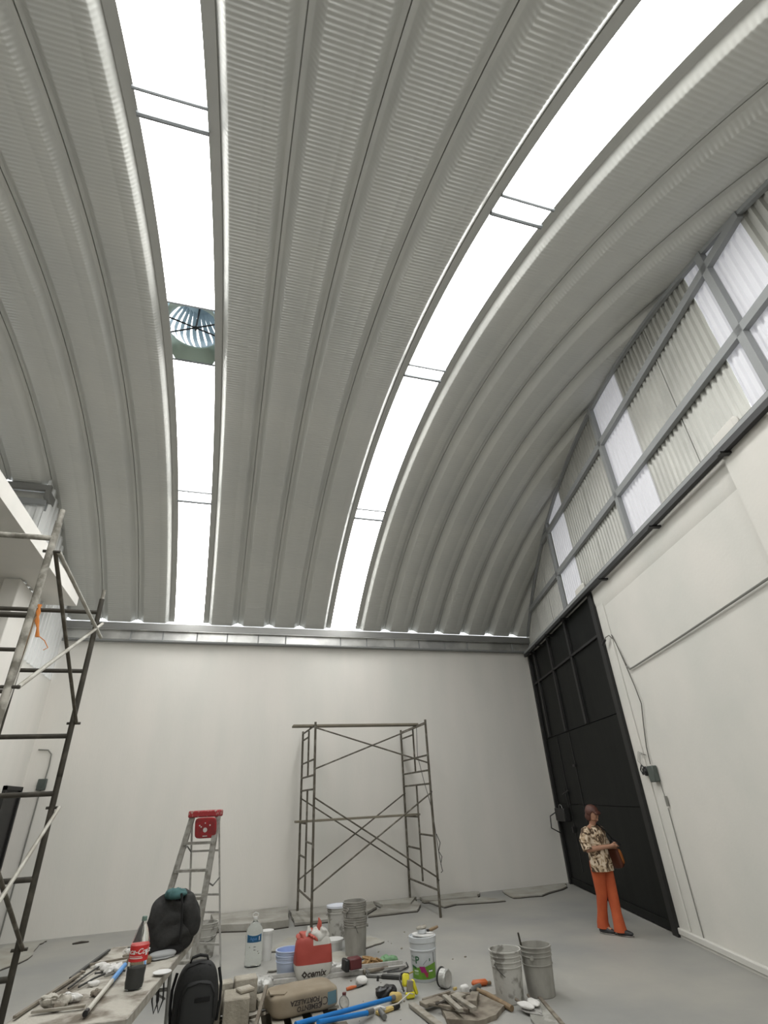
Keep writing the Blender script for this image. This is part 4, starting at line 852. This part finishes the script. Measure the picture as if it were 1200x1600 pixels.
b = B(); b.tube([(1.885, 7.08, .0), (1.89, 7.07, .045)], .014, 8); tag(b.build('chisel', 'darksteel'), 'stubby dark chisel tip below the grey pipe', 'chisel')
b = B(); b.blob((0, 0, .035), (.12, .14, .07), .8, .02, 20, n=8, seed=5); o = b.build('plaster_lump', 'whitepl'); o.location = (1.70, 7.05, 0); tag(o, 'lump of white plaster on a spatula blade', 'plaster')
t = thing('spatula', 'orange-handled spatula stuck in the white plaster lump', 'spatula', (1.58, 6.93, 0)); b = B(); b.tube([(-.08, -.02, .014), (-.03, -.01, .018), (.03, .01, .016)], [.014, .017, .010], 8); b.build('handle', 'orangeplastic', t); b = B(); b.beam((.03, .01, .014), (.12, .07, .014), .05, .003, 0); b.build('blade', 'darksteel', t)
t = thing('bin_bag', 'small black plastic bag lying behind the blue poles', 'bag', (1.83, 6.56, 0)); b = B(); b.blob((0, 0, .042), (.21, .15, .085), .6, .02, 13, n=12, seed=41, fold=.6); b.build('body', 'blackpl', t)
t = thing('hook_tool', 'black bent hook tool with a brass tip behind the yellow tool', 'tool', (2.03, 6.66, 0)); b = B(); b.tube([(-.01, -.10, .02), (-.02, 0, .09), (0, .03, .12), (.05, .05, .12), (.10, .06, .11)], .010, 8); b.build('rod', 'blackpl', t); b = B(); b.tube([(.10, .06, .11), (.16, .08, .115)], .007, 7); b.build('tip', 'brass', t)
t = thing('yellow_tool', 'bright yellow plastic tool shell standing on the clutter', 'tool', (2.03, 6.42, 0)); b = B(); b.box((-.02, .03, .13), (.07, .05, .10), Matrix.Rotation(.2, 3, 'Y') @ Matrix.Rotation(-.4, 3, 'X'), .012); b.box((.055, -.01, .08), (.035, .05, .12), Matrix.Rotation(-.35, 3, 'Y'), .01); b.box((0, -.03, .03), (.09, .05, .05), None, .01); b.build('shell', 'yellow', t)
b = B(); b.box((-.0, -.03, .09), (.06, .03, .10), Matrix.Rotation(.15, 3, 'Y'), .006); b.build('grey_core', 'scrap', t)
t = thing('sponge', 'tan sponge beside the end of the long blue pole', 'sponge', (1.87, 6.36, 0)); b = B(); b.blob((0, 0, .04), (.12, .09, .075), .7, .01, 20, n=8, seed=7); b.build('body', 'ochre', t)
for (a, c, g, lab) in (((.80, 5.66, .16), (1.80, 6.30, .05), (1.92, 6.375, .04), 'long bright blue pole with a black end lying on the floor'), ((.98, 5.62, .16), (1.50, 6.04, .05), (1.57, 6.10, .04), 'shorter blue pole lying in front of the long one')):
    t = thing('roller_pole', lab, 'pole', a); b = B(); b.tube([a, c], .019, 12); b.build('tube', 'blue', t, world=True)
    b = B(); b.tube([c, g], .022, 12); b.build('end_grip', 'blackpl' if a[1] > 5.9 else 'steel', t, world=True)
t = thing('paint_roller', 'white paint roller frame at the end of the short blue pole', 'roller', (1.58, 6.08, 0)); b = B(); b.tube([(-.03, .05, .035), (.07, .07, .045), (.11, .02, .04)], .012, 8); b.build('cage', 'white', t); b = B(); b.tube([(.06, .02, .035), (.06, -.13, .03)], .022, 10); b.build('sleeve', 'steel', t)
t = thing('flat_brush', 'ochre flat brush with a dark ferrule beside the blue pole end', 'brush', (1.75, 6.16, 0)); b = B(); b.beam((-.14, -.05, .016), (.03, .01, .02), .055, .028, 0, .006); b.build('bristles', 'ochre', t); b = B(); b.beam((.03, .01, .02), (.10, .03, .025), .05, .03, 0, .004); b.build('ferrule', 'blackpl', t)
b = B(); b.tube([(1.70, 6.20, .02), (1.83, 6.15, .05), (1.97, 6.22, .09), (2.04, 6.33, .05)], .005, 6); tag(b.build('string', 'whitecord'), 'pale string curling over the brush and pole end', 'string')
t = thing('tape_roll', 'grey tape roll standing on edge beside the paint pail', 'tape', (2.46, 6.53, .0), -1.0)
Mx = Matrix.Rotation(PI/2, 4, 'Y'); b = B(); b.lathe([(0, -.03), (.070, -.035), (.078, -.03), (.080, .03), (.068, .045), (.045, .035), (0, .035)], (0, 0, .08), 28, Mx); b.build('roll', 'silver', t)
b = B(); b.lathe([(.062, -.050), (.084, -.048), (.084, -.036), (.062, -.036), (.062, -.05)], (0, 0, .084), 28, Mx); b.build('rim', 'darksteel', t)
t = thing('strainer', 'round grey metal scourer leaning beside the cement bag', 'scourer', (1.37, 6.42, .0), .3)
b = B(); Mz = Matrix.Rotation(1.0, 4, 'X')
b.lathe([(.045, -.004), (.052, -.004), (.052, .004), (.045, .004), (.045, -.004)], (0, 0, .045), 24, Mz); b.build('rim', 'steel', t)
b = B(); b.lathe([(0, -.002), (.046, -.002), (.046, .002), (0, .002)], (0, 0, .045), 24, Mz); b.build('mesh', 'alu', t)
b = B(); b.lathe([(0, 0), (.018, 0), (.02, .045), (0, .046)], n=14); o = b.build('bottle_top', 'maroon'); o.location = (1.43, 6.70, 0); tag(o, 'small maroon bottle top on the floor right of the cement bag', 'cap')
# scrap wood heap: each piece a thing
t = B().prism(jag([(2.12, 5.66), (2.20, 6.0), (2.55, 6.12), (2.80, 6.02), (2.78, 5.80), (2.55, 5.56), (2.35, 5.50)], .01, 3), .0, .035).build('stone_slab', 'scrap', smooth=0); tag(t, 'flat reddish slab under the pile of wood scraps', 'slab')
for a, c, w, h, z, m, lab in [
    ((1.97, 6.17), (2.02, 5.55), .065, .03, .02, 'scrap2', 'long pale batten running from the blue pole toward the viewer'),
    ((2.03, 6.03), (2.24, 6.08), .11, .03, .045, 'scrap', 'small square board at the left of the wood scraps'),
    ((2.10, 6.22), (2.42, 6.30), .03, .03, .02, 'scrap', 'thin lath at the back left of the wood scraps'),
    ((2.40, 6.24), (2.62, 6.08), .035, .03, .03, 'scrap', 'short dark-edged lath behind the wood scraps'),
    ((2.20, 5.98), (2.46, 6.10), .12, .02, .05, 'scrap2', 'thin pale board lying across the middle of the wood scraps'),
    ((2.08, 5.98), (2.34, 5.66), .03, .02, .06, 'scrap', 'narrow brown lath slanting through the wood scraps'),
    ((2.25, 6.02), (2.24, 5.60), .045, .025, .085, 'scrap2', 'left of two pale upright battens in the wood scraps'),
    ((2.33, 6.00), (2.36, 5.58), .05, .025, .085, 'scrap2', 'right of two pale upright battens in the wood scraps'),
    ((2.43, 5.78), (2.55, 5.98), .075, .05, .065, 'scrap', 'chunky weathered wood block on the reddish slab'),
    ((2.12, 5.90), (2.24, 5.94), .03, .012, .07, 'darkbrown', 'short dark strip at the left of the wood scraps'),
    ((3.13, 5.80), (2.96, 5.15), .035, .03, .018, 'scrap', 'long dark brown lath lying right of the front buckets')]:
    o = B().beam((a[0], a[1], z), (c[0], c[1], z+.004), w, h, 0, .003).build('wood_scrap', m, smooth=0); tag(o, lab, 'wood')
t = thing('mason_hammer', 'mason hammer with a worn wooden handle beside the front bucket', 'hammer', (2.72, 6.1, 0))
b = B(); b.tube([(2.66, 6.20, .045), (2.69, 6.0, .05), (2.76, 5.66, .025)], [.018, .020, .024], 9); b.build('handle', 'handle_tan', t, world=True)
b = B(); b.tube([(2.58, 6.15, .05), (2.64, 6.19, .055), (2.73, 6.26, .05)], [.018, .026, .02], 9); b.build('head', 'steel', t, world=True)
t = thing('saw_handle', 'bright orange tool grip on the floor behind the hammer', 'tool', (2.80, 6.42, 0), -.12); b = B(); b.box((0, 0, .03), (.17, .06, .05), None, .018); b.build('grip', 'orangeplastic', t); b = B(); b.box((.10, 0, .02), (.05, .03, .03), None, .008); b.build('neck', 'handle_tan', t)
b = B(); b.blob((0, 0, .03), (.09, .07, .07), .6, .01, 15, n=6, seed=8); o = b.build('plaster_chip', 'whitepl'); o.location = (2.58, 6.30, 0); tag(o, 'white plaster chip between the tape roll and the hammer', 'chip')
b = B(); b.box((0, 0, .010), (.045, .025, .02), Matrix.Rotation(.5, 3, 'Z'), .004); o = b.build('plaster_chip', 'ochre', smooth=0); o.location = (2.53, 6.44, 0); tag(o, 'tiny yellow chip near the tape roll', 'chip')
# mortar board with trowels
t = thing('mortar_board', 'grey mortar board lying before the two front buckets', 'board', (2.9, 5.5, 0)); b = B(); b.prism([(2.80, 5.40), (3.0, 5.80), (3.12, 5.78), (2.98, 5.10), (2.72, 5.1)], .004, .022); b.build('board', 'dirty_grey', t, world=True)
for (x, y, rz, lab) in ((2.86, 5.58, .3, 'left of two plaster-coated trowels on the mortar board'), (2.96, 5.62, -.15, 'right of two plaster-coated trowels on the mortar board')):
    t = thing('trowel', lab, 'trowel', (x, y, .024), rz); b = B(); b.prism([(0, -.20), (.05, -.04), (.03, .04), (-.03, .04), (-.05, -.04)], 0, .006); b.build('blade', 'alu2', t)
    b = B(); b.blob((0, .0, .03), (.10, .19, .045), 1.1, .015, 18, n=8, seed=int(x*10)); b.build('plaster', 'whitepl', t); b = B(); b.tube([(0, .03, .03), (0, .12, .05)], .012, 8); b.build('handle', 'scrap', t)
b = B()
for k in range(70):
    x = random.uniform(.5, 3.2); y = random.uniform(5.5, 9.4); s = random.uniform(.006, .018); b.box((x, y, s*.35), (s*random.uniform(.8, 2), s, s*.7), Matrix.Rotation(random.uniform(0, 3), 3, 'Z'))
o = b.build('debris', 'scrap2', smooth=0); tag(o, 'tiny crumbs of plaster and grit scattered over the floor', 'debris', kind='stuff')

# ------------------------------------------------------------------ woman walking along the door
PX, PY, PR = 5.30, 7.48, .36
t = thing('person', 'woman in a patterned blouse and orange trousers looking down at a phone', 'person', (PX, PY, 0), PR)
b = B()
def limb(pts, rs, flat=1.0, n=14): b.tube(pts, rs, n, flat=flat)
b.ball((0, .0, .86), (.145, .10, .12), 16); b.ball((0, .01, 1.0), (.135, .095, .15), 16); b.ball((0, .005, 1.13), (.15, .095, .12), 16)
limb([(-.165, .01, 1.19), (0, .015, 1.215), (.165, .01, 1.19)], [.045, .06, .045])
limb([(0, .015, 1.20), (0, -.005, 1.27), (0, -.02, 1.31)], [.055, .045, .048])
HC = Vector((0, -.035, 1.385)); HR = Matrix.Rotation(.62, 3, 'X') @ Matrix.Rotation(0, 3, 'Z')
def hp(x, y, z): return HC+HR @ Vector((x, y, z))
b.ball(HC, (.070, .088, .10), 20, HR); b.ball(hp(0, -.02, -.06), (.050, .058, .045), 14, HR); b.ball(hp(0, -.09, -.015), (.010, .017, .018), 8, HR); b.ball(hp(0, -.085, .01), (.007, .01, .02), 8, HR)
for s in (-1, 1): b.ball(hp(s*.070, .01, -.01), (.008, .018, .026), 8, HR); b.ball(hp(s*.04, -.055, -.03), (.022, .02, .02), 8, HR)
SH = {-1: [(-.175, .01, 1.185), (-.235, .03, 1.08), (-.245, .02, .97)], 1: [(.175, .01, 1.185), (.225, .04, 1.08), (.235, .02, .975)]}
WRI = {-1: Vector((-.005, -.215, 1.005)), 1: Vector((.14, -.20, .985))}
for s in (-1, 1):
    e = Vector(SH[s][2]); w = WRI[s]
    limb(SH[s], [.047, .042, .036]); limb([e, e.lerp(w, .3), w], [.036, .036, .024])
# hands: palm plus five fingers each, closed round the phone
PH = Vector((.085, -.275, 1.055))
for s in (-1, 1):
    w = WRI[s]; pc = w.lerp(PH, .55)+Vector((s*.012, .01, -.02)); b.ball(pc, (.024, .036, .022), 12, Matrix.Rotation(-.5, 3, 'X')); limb([w, pc], [.023, .024])
    for k in range(4):
        L = (.062, .070, .066, .052)[k]; base = pc+Vector((s*(-.012+.0*k), -.018+.002*k, -.014+.011*k)); m1 = base+Vector((-s*L*.10, -L*.5, .006)); m2 = m1+Vector((-s*L*.45, -L*.15, .004))
        limb([base, m1, m2], [.0085, .008, .0065], n=8)
    tb = pc+Vector((s*.012, .0, .016)); limb([tb, tb+Vector((-s*.006, -.025, .018)), tb+Vector((-s*.022, -.045, .022))], [.010, .0095, .007], n=8)
LEG = {1: [(.078, -.005, .80), (.052, -.05, .44), (.025, -.07, .085)], -1: [(-.066, .015, .80), (-.022, .07, .43), (.012, .17, .10)]}
for s in (-1, 1):
    limb(LEG[s], [.082, .055, .036]); a = Vector(LEG[s][2]); limb([a+Vector((0, .02, -.04)), a+Vector((s*.01, -.13, -.055))], [.032, .028])
body = b.build('body', 'skin', t)
md = body.modifiers.new('fuse', 'REMESH'); md.mode = 'VOXEL'; md.voxel_size = .0065; md.use_smooth_shade = True
md = body.modifiers.new('soften', 'SMOOTH'); md.iterations = 3; md.factor = .5
for s in (-1, 1):
    b = B(); b.ball(hp(s*.027, -.083, .012), (.010, .006, .006), 8, HR); b.build('eye', 'eye', t)
    b = B(); b.tube([hp(s*.014, -.086, .031), hp(s*.040, -.078, .030)], .003, 6); b.build('eyebrow', 'hair', t)
b = B(); b.tube([hp(-.018, -.082, -.048), hp(0, -.087, -.046), hp(.018, -.082, -.048)], [.003, .006, .003], 8); b.build('mouth', 'lip', t)
b = B()
def hairf(q):
    if q.y < -.03 and q.z < .03: q.y = -.03-.0*q.y
    return q
b.blob(hp(0, .018, .030), (.178, .205, .185), .98, .006, 16, HR, 12, 3, fn=hairf); b.blob(hp(-.055, .02, -.03), (.05, .10, .13), .9, .008, 20, HR, 6, 5); b.blob(hp(.055, .02, -.03), (.05, .10, .13), .9, .008, 20, HR, 6, 6); b.blob(hp(0, -.062, .068), (.13, .06, .05), .9, .006, 20, HR, 6, 8)
b.build('hair', 'hair', t)
def ring(cx, cy, cz, rx, ry, n=24, wav=0, k=5, tilt=0, ph=0): return [Vector((cx+rx*(1+wav*math.sin(k*a+ph))*math.cos(a), cy+ry*(1+wav*math.sin(k*a+ph))*math.sin(a), cz+tilt*math.cos(a))) for a in [2*PI*i/n for i in range(n)]]
b = B(); b.loft([ring(0, -.01, .71, .175, .135, wav=.05), ring(0, -.01, .78, .178, .138, wav=.03), ring(0, -.005, .88, .168, .13, wav=.02), ring(0, 0, .98, .158, .125), ring(0, 0, 1.08, .168, .125), ring(0, .005, 1.15, .178, .115), ring(0, .01, 1.205, .165, .085), ring(0, .01, 1.235, .10, .068), ring(0, .005, 1.25, .068, .056)], cap=False)
for s in (-1, 1):
    p = [Vector(v) for v in SH[s]]; b.tube([p[0]+Vector((-s*.03, 0, .005)), p[0], p[1], p[2]+Vector((0, -.03, .0))], [.06, .068, .068, .066], 14, cap=False)
blo = b.build('blouse', 'blouse', t, smooth=80)
b = B(); b.loft([ring(0, 0, .74, .155, .118), ring(0, .0, .80, .158, .12), ring(0, 0, .88, .15, .115)], cap=True)
for s in (-1, 1):
    h, k, a = [Vector(v) for v in LEG[s]]
    b.loft([ring(a.x, a.y-.005, a.z-.045, .072, .085, wav=.07, k=4), ring(a.x, a.y, a.z+.02, .068, .078, wav=.05, ph=1), ring(*((a*.55+k*.45)), .062, .068), ring(k.x, k.y, k.z, .068, .075), ring(*(k*.45+h*.55), .080, .092), ring(h.x-.006*s, h.y, h.z-.03, .088, .110), ring(h.x-.012*s, h.y, h.z+.03, .085, .108)])
b.build('trousers', 'trouser', t, smooth=80)
for s in (-1, 1):
    a = Vector(LEG[s][2]); z = a.z-.085 if s == 1 else a.z-.10; z = max(z, 0)
    b = B(); b.blob((a.x+s*.01, a.y-.055, z+.034), (.082, .235, .075), .8, n=8, fn=lambda q: Vector((q.x, q.y, q.z*(1 if q.y > 0 else 1+q.y*3)))); o = b.build('shoe', 'shoe', t)
    b = B(); b.blob((a.x+s*.01, a.y-.055, z+.008), (.084, .238, .014), .6, n=6); b.build('sole', 'sole', o)
t = thing('phone', 'dark phone held in the hands of the walking woman', 'phone', (PX, PY, 0), PR); b = B(); b.box(PH+Vector((-.005, .012, -.006)), (.068, .135, .010), Matrix.Rotation(.55, 3, 'X'), .003); b.build('body', 'blackpl', t)
t = thing('handbag', 'brown handbag hanging at the hip of the walking woman', 'handbag', (PX, PY, 0), PR)
b = B(); Rb = Matrix.Rotation(-.30, 3, 'Y'); b.blob((.265, -.06, .84), (.10, .24, .26), .5, .006, 8, Rb, 10, 4); b.build('body', 'bagbrown', t)
b = B(); b.blob((.285, -.13, .85), (.075, .11, .20), .5, 0, 8, Rb, 6, 4); b.build('front_pocket', 'bagtan', t)
b = B(); b.tube([(.24, -.03, .95), (.215, -.125, 1.08), (.12, -.10, 1.19), (.07, -.03, 1.262), (.05, .06, 1.245), (.10, .13, 1.12), (.23, .08, .96)], .010, 6, flat=.5); b.build('strap', 'blackcloth', t)
